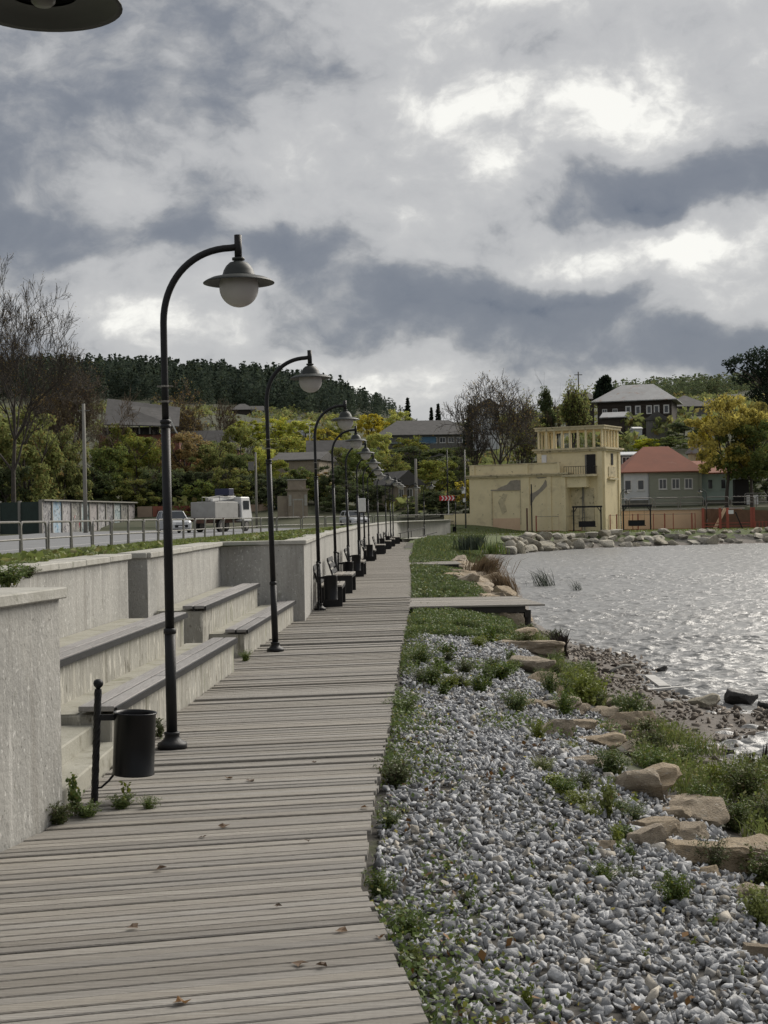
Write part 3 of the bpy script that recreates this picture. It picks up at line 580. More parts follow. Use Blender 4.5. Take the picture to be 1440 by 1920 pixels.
# ------------------------------------------------------------------ bins, benches
def make_bin(label):
    t = thing('litter_bin', label, 'litter bin', group='black litter bins beside the wall')
    n = 64; vs = []; tw = MB()
    for i in range(n):
        z = .78*i/(n-1); a = z*18; s = .0245
        vs += [(s*(1 if k % 2 else .93)*math.cos(a+k*PI/4), s*(1 if k % 2 else .93)*math.sin(a+k*PI/4), z) for k in range(8)]
    tw.add(vs, [(i*8+j, i*8+(j+1) % 8, (i+1)*8+(j+1) % 8, (i+1)*8+j) for i in range(n-1) for j in range(8)]+[tuple(range((n-1)*8, n*8))])
    tw.build('post', 'black', t)
    MB().lathe([(.012,.775),(.016,.79),(.028,.802),(.033,.82),(.028,.838),(.014,.848),(0,.85)], 14).build('finial', 'black', t, True)
    MB().lathe([(0,.19),(.128,.19),(.137,.196),(.1365,.2),(.133,.205),(.133,.605),(.139,.612),(.139,.622),(.131,.622),(.127,.60),(.127,.22),(0,.215)], 30, (.235,.05,0)).build('drum', 'black_gloss', t, True)
    MB().bar((.02,0,.585), (.14,.03,.585), .012, .04).build('arm', 'black', t)
    MB().tube([(.0,0,.10),(.04,0,.105),(.085,.015,.15),(.12,.03,.20)], .008, 6).build('brace', 'black', t)
    return t
b0 = make_bin('nearest black litter bin on a twisted post left of the first lamp'); p = G(177,1505); b0.location = p; b0.scale = (1,1,.93); b0.rotation_euler = (.0, .05, .06); index_kids(b0)
bins = [(-1.29,28.15,'black bin in front of the nearest bench'),(-1.16,36.5,'black bin just behind the second bench'),(-1.08,42.95,'black bin standing before the third bench'),
        (-.82,57.8,'black bin before the fourth bench'),(-.36,73.5,'black bin between the fifth and sixth benches'),(-.06,81.5,'black bin beyond the sixth bench')]
for x, y, lb in bins: dup(b0, (x, y, 0), random.uniform(-.2, .2), lb, (1, 1, 1.08))
dup(b0, (5.6,119,.23), 1.0, 'tiny black bin at the right end of the distant curved wall')
def make_bench(label):
    t = thing('bench', label, 'bench', group='black slatted benches along the wall')   # seat front faces +x, length along y
    for y in (.04, 1.66):
        MB().box((.0,y,.205), (.46,.05,.41)).build('side_panel', 'black', t)
    for k in range(4): MB().box((-.17+k*.115, .85, .435), (.095,1.78,.035)).build('seat_slat', 'plank', t, bevel=.004)
    MB().box((.215,.85,.395), (.03,1.72,.05)).build('apron', 'black', t)
    for y in (.16, 1.54): MB().bar((-.20,y,.30), (-.36,y,.80), .05, .03).build('back_support', 'black', t)
    for k in range(3):
        f = .42+.28*k; MB().box((-.20-.16*f+.025, .85, .30+.5*f), (.025,1.7,.10), Matrix.Rotation(-.31, 3, 'Y')).build('back_slat', 'black', t, bevel=.004)
    return t
be = make_bench('nearest black bench just past the third lamp'); be.location = (-1.08,28.9,0); be.rotation_euler = (0,0,-.01); index_kids(be)
for x, y, lb in [(-1.0,34.2,'second bench along the wall, before the fourth lamp'),(-.86,43.6,'third bench along the wall, beside the fifth lamp'),(-.62,58.5,'fourth bench along the wall, in front of the seventh lamp'),
                 (-.22,68.5,'fifth bench along the wall, with a bin behind it'),(.1,78.6,'sixth bench along the wall, close to the bend'),(.35,85,'seventh bench along the wall, second from the ramp'),(.72,92.5,'last bench before the ramp handrail')]:
    dup(be, (x, y, 0), -.03, lb)
t = thing('ramp_handrail', 'black handrail of the ramp in front of the curved wall', 'handrail')
a, b = (1.0,101.5), (4.3,110.5)
for z in (.62, .15+.75): pass
MB().tube([(1.0,101.0,.55),(2.9,106.2,.86)], .03, 6).build('upper_rail', 'black', t)
MB().tube([(1.3,101.0,.05),(3.9,109.0,.50)], .03, 6).build('lower_rail', 'black', t)
for x, y, z in ((1.1,101.2,.58),(1.9,103.5,.70),(2.8,106.0,.85)): MB().tube([(x,y,-.1),(x,y,z)], .025, 6).build('post', 'black', t)
t = thing('meter_cabinet', 'white metal cabinet on a post among the lamp posts', 'cabinet', (-.86,56.2,0))
MB().tube([(-.1,0,-.1),(-.1,0,2.55)], .05, 8).build('post', 'black', t)
MB().box((.02,-.06,2.22), (.28,.2,.52)).build('box', 'sign_white', t, bevel=.01); MB().box((-.1,-.05,1.94), (.34,.1,.04)).build('bracket', 'black', t)
MB().box((.02,-.165,2.22), (.25,.006,.49)).build('door', 'white_frame', t)

# ------------------------------------------------------------------ jetties
def jetty(label, x0, x1, y0, y1, zl, n, skew=.0):
    t = thing('jetty', label, 'jetty', group='small plank jetties over the shore rocks')
    w = (y1-y0)/n
    for i in range(n):
        ya = y0+w*i; MB().prism([(x0,ya),(x1+random.uniform(-.02,.02)-skew*i/n,ya),(x1+random.uniform(-.02,.02)-skew*(i+1)/n,ya+w-.012),(x0,ya+w-.012)], -.035, random.gauss(0,.002)-.002).build('plank', 'plank', t)
    for yy in (y0+.06, y1-.1): MB().bar((x0+.05,yy,-.10), (x1-.08-skew,yy,-.10), .06, .12).build('beam', 'joist', t)
    MB().bar((x1-.20-skew*.5,y0+.02,-.2), (x1-.20-skew*.5,y1-.02,-.2), .09, .12).build('cross_beam', 'joist', t)
    for yy in (y0+.10, y1-.15): MB().tube([(x1-.18-skew*.5,yy,-.12),(x1-.18-skew*.5,yy,zl)], .065, 8).build('leg', 'joist', t)
jetty('nearest plank jetty reaching right over the rocks to the water', XR(30)-.03, 3.14, 28.95, 31.95, -.95, 20, .3)
jetty('second plank jetty farther along the shore', XR(55)-.03, 2.78, 53.6, 56.6, -.55, 16)
jetty('distant thin jetty at the far end of the boardwalk', XR(84)-.05, 4.2, 83.5, 86, -.4, 10)

# ------------------------------------------------------------------ roadside guard railing
def railing(pts, label, z0, step, h=1.06, start=0.):
    t = thing('guard_railing', label, 'railing', group='tubular guard railings')
    P = [Vector(p) for p in pts]; acc = []
    for a, b in zip(P, P[1:]):
        L_ = (b-a).length; k = max(1, round(L_/step))
        for i in range(k): acc.append((a+(b-a)*(i/k), a+(b-a)*((i+1)/k)))
    L0 = 1.0; c = .20; g = .11
    loop = [(g,0),(g,h-c)]+[(g+c-c*math.cos(x), h-c+c*math.sin(x)) for x in (.5,1.05,PI/2)]+[(L0-g-c+c*math.sin(x), h-c+c*math.cos(x)) for x in (0.01,.5,1.05)]+[(L0-g,h-c),(L0-g,0)]
    def proto(L_):
        mb = MB(); lp = [(x if x < .5 else x+L_-1, 0, z) for x, z in loop]; mb.tube(lp, .04, 6); mb.tube([(g,0,h*.46),(L_-g,0,h*.46)], .03, 6); return mb
    me = None
    for i, (a, b) in enumerate(acc):
        if me is None: o = proto(step).build('rail_panel', 'galv', t); me = o.data
        else: o = bpy.data.objects.new('rail_panel', me); C.objects.link(o); o.parent = t
        d = b-a; o.location = (a.x, a.y, z0(a.x, a.y) if callable(z0) else z0); o.rotation_euler = (random.gauss(0,.02), 0, math.atan2(d.y, d.x)); o.scale.x = d.length/step
railing(RAIL[1:], 'long row of tubular railing panels between the grass bank and the road', .74, 3.3)

# ------------------------------------------------------------------ rocks
def rock_mesh(seed, n=4, flat=.6, cuts=8, amp=.105):
    from mathutils import noise as nz
    r = random.Random(seed); bm = bmesh.new(); bmesh.ops.create_icosphere(bm, subdivisions=n, radius=1); pl = []
    for _ in range(cuts): pl.append((Vector((r.gauss(0,1), r.gauss(0,1), r.gauss(0,1))).normalized(), r.uniform(.42,.78)))
    pl.append((Vector((r.gauss(0,.15), r.gauss(0,.15), 1)).normalized(), r.uniform(.45,.65)))
    of = Vector((r.random()*50, r.random()*50, r.random()*50))
    for v in bm.verts:
        p = v.co.copy()
        for _ in range(2):
            for d, t_ in pl:
                e = p.dot(d)-t_
                if e > 0: p -= d*e
        q = p*2.2+of; p += p.normalized()*((nz.noise(q)+.5*nz.noise(q*2.3)+.3*nz.noise(q*5))*amp)
        v.co = Vector((p.x, p.y, p.z*flat))
    me = bpy.data.meshes.new('rock'); bm.to_mesh(me); bm.free(); return me
ROCKS = [rock_mesh(i, 4, random.Random(i).uniform(.5,.75)) for i in range(10)]
for me in ROCKS: me.polygons.foreach_set('use_smooth', [True]*len(me.polygons)); me.set_sharp_from_angle(angle=.45)
FROCKS = [rock_mesh(40+i, 3, random.Random(i).uniform(.6,.9), 9, .05) for i in range(8)]
def boulder(x, y, z, w, h, rz, me, m_, label, group=None, d=None, tilt=0):
    mk = (me.name, m_); 
    if mk not in RM: c = me.copy(); c.materials.clear(); c.materials.append(M[m_]); RM[mk] = c
    o = bpy.data.objects.new('boulder', RM[mk]); C.objects.link(o); o.location = (x, y, z); o.rotation_euler = (tilt, random.uniform(-.1,.1), rz)
    bx, by, bz = (max(abs(v.co[i]) for v in me.vertices) for i in range(3)); o.scale = (w/2/bx, (d or w*.75)/2/by, h/2/bz)
    o['label'] = label; o['category'] = 'boulder'
    if group: o['group'] = group
    return o
RM = {}
def pxrock(px, py, wpx, hpx, m_, label, group=None, z=None, rz=0., sink=.3, dd=None):   # py = middle of its foot
    p = G(px, py, -.35 if z is None else z)
    for _ in range(4): p = G(px, py, SZ(p.x, p.y)) if z is None else p
    w = wpx*p.y/FPX; h = hpx*p.y/FPX*1.25
    return boulder(p.x, p.y+w*.3, p.z+h*(.5-sink), w, h, rz, random.choice(ROCKS), m_, label, group, dd)
SHR = 'tan boulders edging the shore'
near_rocks = [(1335,1632,170,70,.15,'large tan slab of rock among the gravel at the right edge'),(1425,1625,100,55,-.2,'tan rock at the right edge beside the large slab'),(1220,1595,85,62,.5,'blocky grey-tan rock standing in the gravel left of the large slab'),
    (1225,1492,165,58,.1,'long reddish tan boulder half hidden by the shore weeds'),(1285,1520,105,42,-.1,'flat tan rock just right of and below the reddish boulder'),(1415,1700,100,55,.2,'tan rock at the right edge below the large slab'),
    (1435,1810,80,55,.0,'low tan rock at the right edge near the bottom of the picture'),(1138,1408,110,36,.1,'flat topped tan slab with a shadowed underside'),(1180,1372,120,46,-.2,'broad pale tan boulder behind the flat topped slab'),
    (1095,1372,90,32,.4,'pointed pale rock left of the broad tan boulder'),(1055,1338,100,34,0,'flat tan rock under the yellow green bush'),(1040,1388,100,50,.3,'tan boulder where the gravel meets the weeds'),
    (1100,1440,80,34,.2,'low pale rock below the flat topped slab'),(1000,1262,100,40,-.15,'large tan boulder below the blackened reeds'),(1018,1285,75,34,.2,'tan rock beside the gravel left of the yellow green bush'),
    (1000,1225,130,36,0,'broad pale rock left of the blackened reeds'),(975,1200,100,24,.2,'pale flat rock in front of the jetty leg'),(955,1172,95,32,-.3,'tan rock under the near end of the jetty'),(985,1186,50,16,.1,'orange tan rock at the foot of the jetty leg'),
    (1095,1318,46,46,1.,'whitish upright rock behind the yellow green bush'),(1210,1392,70,34,-.3,'grey tan rock by the dark weeds'),(1262,1385,60,24,.2,'brown rock at the top of the dark weeds'),(1150,1330,60,30,.5,'grey rock behind the green bush'),
    (1135,1600,60,30,.2,'small tan rock sunk in the gravel below the weeds'),(1000,1328,70,26,.1,'tan rock low in the weeds by the gravel'),(1040,1305,60,24,.6,'tan rock behind the low weeds')]
for px, py, w, h, rz, lb in near_rocks: pxrock(px, py, w, h, 'boulder', lb, SHR, rz=rz)
pxrock(1395,1325,66,38,'boulder_dark','black wet boulder at the water edge on the right', z=-.8, sink=.25); pxrock(1437,1330,30,20,'boulder_dark','small dark rock cut by the right edge beside the black boulder', z=-.8)
pxrock(1243,1262,27,16,'boulder_dark','small dark rock on the tip of the mud spit', z=-.8); pxrock(1292,1262,30,8,'boulder_dark','low dark rock just breaking the water', z=-.82); pxrock(1328,1330,70,32,'boulder_grey','grey rock on the pebble beach left of the black boulder', z=-.78)
pxrock(1260,1330,60,16,'boulder_grey','low grey rock on the pebble beach', z=-.76); pxrock(1370,1420,30,20,'boulder_dark','dark rock at the edge of the puddle', z=-.8, sink=.2)
r = random.Random(5)
for i in range(46):                               # tan boulders farther along the shore
    y = r.uniform(31, 66); x = XR(y)+r.uniform(1.35, 2.6)+max(0, (y-45)*.04); w = r.uniform(.5, 1.35)
    if 28.6 < y < 32.4 and x < 3.3: x = r.uniform(2.2, 3.2)
    h = w*r.uniform(.35,.6); boulder(x, y, SZ(x, y)+h*.15, w, h, r.uniform(0,6), r.choice(ROCKS), 'boulder', 'tan boulder piled on the shore beyond the nearest jetty', 'boulders beyond the nearest jetty', tilt=r.uniform(-.2,.2))
for i in range(16):
    y = r.uniform(8, 27); x = XR(y)+r.uniform(1.95, 2.5); w = r.uniform(.15,.38); h = w*.55
    boulder(x, y, SZ(x, y)+h*.15, w, h, r.uniform(0,6), r.choice(ROCKS), 'boulder', 'small tan rock lying among the shore weeds', 'small rocks among the weeds')
for i in range(18):
    y = r.uniform(9.5, 17.5); x = XR(y)+r.uniform(1.85, 2.75); w = r.uniform(.25,.7); h = w*r.uniform(.35,.6)
    boulder(x, y, SZ(x, y)+h*.12, w, h, r.uniform(0,6), r.choice(ROCKS), 'boulder', 'tan rock half buried along the gravel edge', 'half buried rocks along the gravel edge', tilt=r.uniform(-.25,.25))
FS = np.array(farshore[:5]+[(48,116)]); fl = np.cumsum([0]+[float(np.hypot(*(b-a))) for a, b in zip(FS, FS[1:])])
for i in range(190):                              # the rock embankment across the water
    s_ = fl[-1]*((i+r.random()*.9)/190)**1.0; q = Vector((np.interp(s_, fl, FS[:,0]), np.interp(s_, fl, FS[:,1])))
    row = i % 3; w = r.uniform(.5,1.5) if row else r.uniform(.6,1.7); h = w*r.uniform(.4,.7)
    y = q.y+.5+row*1.0+r.uniform(-.3,.3); x = q.x+r.uniform(-.3,.3); z = -.85+row*.40+r.uniform(-.08,.1)+h*.25
    if q.x > 44: continue
    boulder(x, y, z, w, h, r.uniform(0,6), r.choice(FROCKS), 'boulder_grey', 'angular grey rock in the embankment across the water', 'rocks of the embankment across the water', tilt=r.uniform(-.5,.5))

# ------------------------------------------------------------------ gravel, pebbles, mud
def merge(parts):
    Vs, Fs, o = [], [], 0
    for V, F in parts:
        if F.shape[1] == 4: F = np.concatenate([F[:, :3], F[:, [0,2,3]]])
        Vs.append(V); Fs.append(F+o); o += len(V)
    return np.concatenate(Vs), np.concatenate(Fs)
def hull(seed, n=11):
    r = random.Random(seed); bm = bmesh.new()
    for _ in range(n):
        d = Vector((r.gauss(0,1), r.gauss(0,1), r.gauss(0,1))).normalized()*r.uniform(.8,1.08); bm.verts.new(d)
    g_ = bmesh.ops.convex_hull(bm, input=bm.verts); bmesh.ops.delete(bm, geom=[v for v in bm.verts if not v.link_faces], context='VERTS'); bmesh.ops.triangulate(bm, faces=bm.faces[:])
    bm.verts.index_update(); V = np.array([v.co[:] for v in bm.verts]); F = np.array([[v.index for v in f.verts] for f in bm.faces]); bm.free(); return V, F
HULLS = [hull(i, 7+i % 4) for i in range(18)]
def stones(name, P, S, m_, flat=(.42,.8), **tags):
    parts = []; gi = RNG.integers(0, len(HULLS), len(P))
    for k, (V0, F0) in enumerate(HULLS):
        parts.append(stone_set(P[gi == k], S[gi == k], V0, F0, flat))
    return link(name, np_mesh(name, *merge(parts)), m_, None, False, kind='stuff', **tags)
def stone_set(P, S, V0, F0, flat):
    n = len(P); nv = len(V0); V = np.repeat(V0[None], n, 0)*(1+RNG.uniform(-.1, .1, (n, nv, 1)))
    V = V*np.stack([RNG.uniform(.8,1.45,n), RNG.uniform(.65,1.05,n), RNG.uniform(*flat, n)], 1)[:, None, :]
    q = RNG.normal(size=(n,4)); q[:, 1:3] *= .6; q /= np.linalg.norm(q, axis=1)[:, None]; w, x, y, z = q.T
    R = np.stack([1-2*(y*y+z*z),2*(x*y-z*w),2*(x*z+y*w),2*(x*y+z*w),1-2*(x*x+z*z),2*(y*z-x*w),2*(x*z-y*w),2*(y*z+x*w),1-2*(x*x+y*y)],1).reshape(n,3,3)
    V = np.einsum('nij,nkj->nki', R, V)*np.asarray(S)[:, None, None]+P[:, None, :]
    F = (F0[None]+(np.arange(n)*nv)[:, None, None]).reshape(-1, 3)
    return V.reshape(-1,3), F
def scatter(y0, y1, d0, d1, dens):
    n = int((y1-y0)*(d1-d0)*dens); y = RNG.uniform(y0, y1, n); d = RNG.uniform(d0, d1, n)
    x = np.interp(y, [t[0] for t in XR_T], [t[1] for t in XR_T])+d; return x, y, d
def build_gravel():
    xs, ys = [], []
    for (y0, y1, dn) in ((3.5,9,860),(9,15,720),(15,25,500),(25,62,200)):
        x, y, d = scatter(y0, y1, .05, 2.5, dn)
        lim = np.interp(y, [3,7,10,14,20,25,30,60], [2.5,2.45,2.3,1.95,1.75,1.7,1.5,1.5])+(vnoise(x, y, 1.3)-.5)*.7
        p = (d < lim)
        veg = vnoise(x, y, .8, 4)
        p &= ~((y > 24.0) & (y < 28.9) & (RNG.random(len(x)) < .93)) & ~((y > 28.9) & (veg < .55)) & ~((y > 14) & (y < 24) & (veg < .22))
        xs.append(x[p]); ys.append(y[p])
    x = np.concatenate(xs); y = np.concatenate(ys)
    s = np.clip(RNG.lognormal(math.log(.0225), .36, len(x)), .014, .058)*np.interp(y, [4,8,30], [1.12,1.0,1.1])
    z = shore_z(x, y)+s*.25+RNG.random(len(x))*.03
    stones('gravel', np.stack([x,y,z],1), s, 'gravel', label='angular blue grey gravel beside the boardwalk')
    # pebbles on the mud beach
    n = 9500; X = RNG.uniform(2.4, 7, n); Y = RNG.uniform(13, 30, n); Z = shore_z(X, Y); k = (Z < -.60) & (Z > -.83) & (vnoise(X, Y, 1.1, 8) > .25)
    X, Y, Z = X[k], Y[k], Z[k]; s = np.clip(RNG.lognormal(math.log(.028), .55, len(X)), .010, .10)
    stones('pebbles', np.stack([X,Y,Z+s*.15],1), s, 'pebble', (.4,.7), label='brown pebbles and small stones on the muddy beach')
build_gravel()

# ------------------------------------------------------------------ leaf, blade and branch clouds
def leaf_quads(P, size, up_bias=0., aspect=.62):  # rhombic leaves at P
    n = len(P); a = RNG.normal(size=(n,3)); a[:, 2] += up_bias; a /= np.linalg.norm(a, axis=1)[:, None]
    b = np.cross(a, RNG.normal(size=(n,3))); b /= np.linalg.norm(b, axis=1)[:, None]; t = np.cross(a, b); s = np.asarray(size).reshape(-1,1)
    V = np.stack([P-b*s, P+t*s*aspect+a*s*.12, P+b*s, P-t*s*aspect+a*s*.12], 1).reshape(-1,3)
    return V, np.arange(n*4).reshape(n,4)
def blades(P, h, w, lean, bend=.35, az=None):     # curved grass blades: 2 quads + tip
    n = len(P); az = RNG.uniform(0, 2*PI, n) if az is None else az; h = np.asarray(h).reshape(-1,1); w = np.asarray(w).reshape(-1,1); ln = np.asarray(lean).reshape(-1,1)
    d = np.stack([np.cos(az), np.sin(az), np.zeros(n)],1); rr = RNG.uniform(0, 2*PI, n); sde = np.stack([np.cos(rr), np.sin(rr), np.zeros(n)],1)
    up_ = np.array([0,0,1.]); m1 = P+up_*h*.55+d*h*ln*.4; tp = P+up_*h*(1-bend*ln)+d*h*ln*1.05
    V = np.stack([P-sde*w, P+sde*w, m1+sde*w*.75, m1-sde*w*.75, tp], 1).reshape(-1,3); i = np.arange(n)*5
    F3 = np.concatenate([np.stack([i,i+1,i+2],1), np.stack([i,i+2,i+3],1), np.stack([i+3,i+2,i+4],1)]); return V, F3
def tubes(segs, n=4):                             # segs: array rows p0(3) p1(3) r0 r1
    S = np.asarray(segs, float); p0, p1, r0, r1 = S[:, :3], S[:, 3:6], S[:, 6:7], S[:, 7:8]; d = p1-p0; d /= np.maximum(np.linalg.norm(d, axis=1), 1e-6)[:, None]
    ref = np.where(np.abs(d[:, 2:3]) < .9, np.array([[0,0,1.]]), np.array([[1.,0,0]])); a = np.cross(d, ref); a /= np.linalg.norm(a, axis=1)[:, None]; b = np.cross(d, a)
    ring = lambda p, r: np.stack([p+(a*math.cos(2*PI*j/n)+b*math.sin(2*PI*j/n))*r for j in range(n)], 1)
    V = np.concatenate([ring(p0, r0), ring(p1, r1)], 1).reshape(-1,3); i = (np.arange(len(S))*2*n)[:, None]
    F = np.concatenate([np.stack([i[:,0]+j, i[:,0]+(j+1) % n, i[:,0]+n+(j+1) % n, i[:,0]+n+j],1) for j in range(n)]); return V, F
def branch(seed, H=1., trunk=.3, spread=.6, levels=4, kids=(6,5,4,4), up_=.35, r0=.03, crook=.25, droop=0., lenf=.62, stems=1):
    r = random.Random(seed); segs = []; tips = []
    def grow(p, d, L_, rad, lv):
        n = 4 if lv < 2 else 3; st = L_/n; q = p.copy(); pts = []
        for i in range(n):
            d = (d+Vector((r.gauss(0,1), r.gauss(0,1), r.gauss(0,.6)))*crook*(.5 if lv == 0 else .8)*.5+Vector((0,0,up_*.12-droop*lv*.05))).normalized()
            e = q+d*st; ra = rad*(1-.6*i/n); rb = rad*(1-.6*(i+1)/n); segs.append((*q, *e, ra, rb)); q = e; pts.append((q.copy(), d.copy(), rb))
        if lv >= levels: tips.append(q.copy()); return
        k = kids[min(lv, len(kids)-1)]
        for j in range(k):
            f = (r.uniform(trunk, 1) if lv == 0 else r.uniform(.25, 1))*n; ii = min(int(f), n-1); pp, dd, rr = pts[ii]
            a = r.uniform(0, 2*PI); o = dd.orthogonal().normalized(); o = (Matrix.Rotation(a, 3, dd) @ o); sd_ = r.uniform(.55, 1.)*spread
            nd = (dd*(1-sd_*.55)+o*sd_+Vector((0,0,up_*.3))).normalized(); grow(pp, nd, L_*lenf*r.uniform(.75,1.15), rr*.68, lv+1)
    for s_ in range(stems):
        d0 = Vector((r.gauss(0,.05), r.gauss(0,.05), 1)) if stems == 1 else Vector((r.gauss(0,.35), r.gauss(0,.35), 1))
        grow(Vector((r.gauss(0,.01), r.gauss(0,.01), 0)), d0.normalized(), H*(.62 if levels > 1 else 1), r0, 0)
    return np.array(segs), np.array([t[:] for t in tips])
def leaf_tree_proto(seed, n=2600, leaf=.030, shape='round', clumps=26):
    """unit tree 1 high, crown about 0.8 wide: returns (trunk mesh, crown mesh)"""
    r = np.random.default_rng(seed)
    segs, tips = branch(seed, 1.0, .28, .75, 2, (9,4,3), .35, .022)
    me_t = np_mesh('trunk', *merge([tubes(segs[:, :8], 5)]))
    P = []
    for i in range(clumps):
        if shape == 'round': z = r.uniform(.08, .95); prof = math.sqrt(max(.02, 1-((z-.5)/.5)**2))*.40
        elif shape == 'high': z = r.uniform(.36, .97); prof = math.sqrt(max(.02, 1-((z-.66)/.36)**2))*.42
        elif shape == 'column': z = r.uniform(.12, .96); prof = .20*math.sqrt(max(.05, 1-((z-.5)/.5)**2))
        elif shape == 'bush': z = r.uniform(.12, .9); prof = .5*math.sqrt(max(.04, 1-(z-.1)**2))
        else: z = r.uniform(.2, .97); prof = .34*(1.05-z)**.6
        a = r.uniform(0, 2*PI); q = prof*math.sqrt(r.random())*.95; c = np.array([q*math.cos(a), q*math.sin(a), z])
        k = int(n/clumps*r.uniform(.5,1.5)); rad = r.uniform(.05, .11); d = r.normal(size=(k,3)); d /= np.linalg.norm(d, axis=1)[:, None]
        P.append(c+d*(rad*r.random((k,1))**.45)*np.array([1,1,.75]))
    P = np.concatenate(P); P = P[P[:, 2] > .04]
    global RNG; old = RNG; RNG = r
    V, F = leaf_quads(P, leaf*r.uniform(.6,1.3,len(P)), .3); RNG = old
    me_c = np_mesh('crown', V, F); return me_t, me_c
PROTO = {}
def proto(shape, k):
    if (shape, k) not in PROTO: PROTO[(shape, k)] = leaf_tree_proto(100+k*7+len(shape), 9000 if shape != 'bush' else 6500, .0175 if shape != 'bush' else .022, shape, 70)
    return PROTO[(shape, k)]
def with_mat(me, m_):
    key = (me.name, m_)
    if key not in RM: c = me.copy(); c.materials.clear(); c.materials.append(M[m_]); RM[key] = c
    return RM[key]
def leaf_tree(px, top, Y, wpx, m_, label, shape='round', k=0, base=None, name='tree', cat='tree', group=None):
    x = AT(px, 960, Y).x; z0 = HZ(x, Y) if base is None else base; zt = AT(px, top, Y).z; H = max(1.5, zt-z0); W = wpx*Y/FPX
    t = thing(name, label, cat, (x, Y, z0-.1), random.uniform(0, 6), group); t.scale = (W/.86, W/.86, H/.98)
    a, b = proto(shape, k % 4); link('trunk', with_mat(a, 'bark'), None, t); link('crown', with_mat(b, m_), None, t); return t
def bare_tree(px, top, Y, wpx, label, seed, m_='twig', levels=4, kids=(8,6,5,4), r0=.016, base=None, leaves=None, stems=1, spread=.7, name='bare_tree', lenf=.6, trunk=.3, up_=.35):
    x = AT(px, 960, Y).x; z0 = HZ(x, Y) if base is None else base; zt = AT(px, top, Y).z; H = zt-z0; W = wpx*Y/FPX
    segs, tips = branch(seed, 1, trunk, spread, levels, kids, up_, r0, .3, 0, lenf, stems); S = segs.copy()
    top_ = S[:, 5].max(); rad = np.percentile(np.hypot(S[:, 3], S[:, 4]), 97)
    S[:, [0,1,3,4]] *= W/2/rad; S[:, [2,5]] *= H/top_; S[:, 6:8] = np.maximum(S[:, 6:8]*H, .017*Y/150)
    t = thing(name, label, 'tree', (x, Y, z0-.1), 0); thick = S[:, 6] > np.percentile(S[:, 6], 88)
    link('trunk', np_mesh('trunk', *tubes(S[thick], 6)), 'bark', t, True); link('twigs', np_mesh('twigs', *tubes(S[~thick], 3)), m_, t)
    if leaves:
        T = tips.copy(); T[:, :2] *= W/2/rad; T[:, 2] *= H/top_; T = np.repeat(T, leaves[1], 0)+RNG.normal(size=(len(T)*leaves[1],3))*leaves[2]
        link('leaves', np_mesh('leaves', *leaf_quads(T, leaves[3]*RNG.uniform(.6,1.3,len(T)))), leaves[0], t)
    return t

# ------------------------------------------------------------------ buildings
def window(parent, x, z, w, h, y=0., frame='white_frame', pane='glass', bars=1, sill=True, axis='y', fw=.09):
    mb = MB(); d = .05
    def bx(cx, cz, sx, sz, dy, m2): m2.box((cx, y-dy/2+.01, cz) if axis == 'y' else (y+dy/2-.01, cx, cz), (sx, dy, sz) if axis == 'y' else (dy, sx, sz))
    bx(x-w/2, z, fw, h+fw, d, mb); bx(x+w/2, z, fw, h+fw, d, mb); bx(x, z+h/2, w-fw, fw, d, mb); bx(x, z-h/2, w-fw, fw, d, mb)
    for i in range(bars): bx(x-w/2+w*(i+1)/(bars+1), z, fw*.7, h-fw, d*.8, mb)
    if sill: bx(x, z-h/2-fw*.5-.035, w+fw*2, .05, d*2, mb)
    f = mb.build('window', frame, parent)
    mb = MB(); bx(x, z, w-fw, h-fw, .02, mb); mb.build('pane', pane, f); return f
def roof_mb(w, d, z, h, over, kind, ridge=None, t=.12):
    mb = MB(); x0, x1, y0, y1 = -w/2-over, w/2+over, -over, d+over; c = d/2
    if kind == 'hip':
        rl = ridge if ridge is not None else max(.2, w-d)
        P = [(x0,y0,z),(x1,y0,z),(x1,y1,z),(x0,y1,z),(-rl/2,c,z+h),(rl/2,c,z+h)]
        F = [(0,1,5,4),(1,2,5),(2,3,4,5),(3,0,4)]
    elif kind == 'gablex':                        # ridge along x
        P = [(x0,y0,z),(x1,y0,z),(x1,y1,z),(x0,y1,z),(x0,c,z+h),(x1,c,z+h)]; F = [(0,1,5,4),(2,3,4,5),(1,2,5),(3,0,4)]
    else:                                         # gable towards the viewer
        P = [(x0,y0,z),(x1,y0,z),(x1,y1,z),(x0,y1,z),(0,y0,z+h),(0,y1,z+h)]; F = [(1,2,5,4),(3,0,4,5),(0,1,4),(2,3,5)]
    mb.add(P, F); n = len(P); mb.add([(p[0],p[1],p[2]-t) for p in P[:4]], [(3,2,1,0)]); mb.f += [(i, n+i, n+(i+1) % 4, (i+1) % 4) for i in range(4)]
    return mb
def house(label, px, Y, wpx, eave, base_y, rise, depth, wallm, roofm, kind='hip', rz=0., over=.4, wins=(), ridge=None, group=None, pane='glass', bars=1, name='house', zb=None):
    p = AT(px, base_y, Y); w = wpx*Y/FPX; ze = AT(px, eave, Y).z; z0 = p.z if zb is None else zb; h = ze-z0
    t = thing(name, label, 'house', (p.x, Y, z0), rz, group)
    MB().prism([(-w/2,0),(w/2,0),(w/2,depth),(-w/2,depth)], -4, h-.1).build('wall', wallm, t)
    roof_mb(w, depth, h, rise, over, kind, ridge).build('roof', roofm, t)
    for (x, z, ww, hh) in wins: window(t, x*w, z, ww, hh, 0, bars=bars, pane=pane)
    return t, w, h

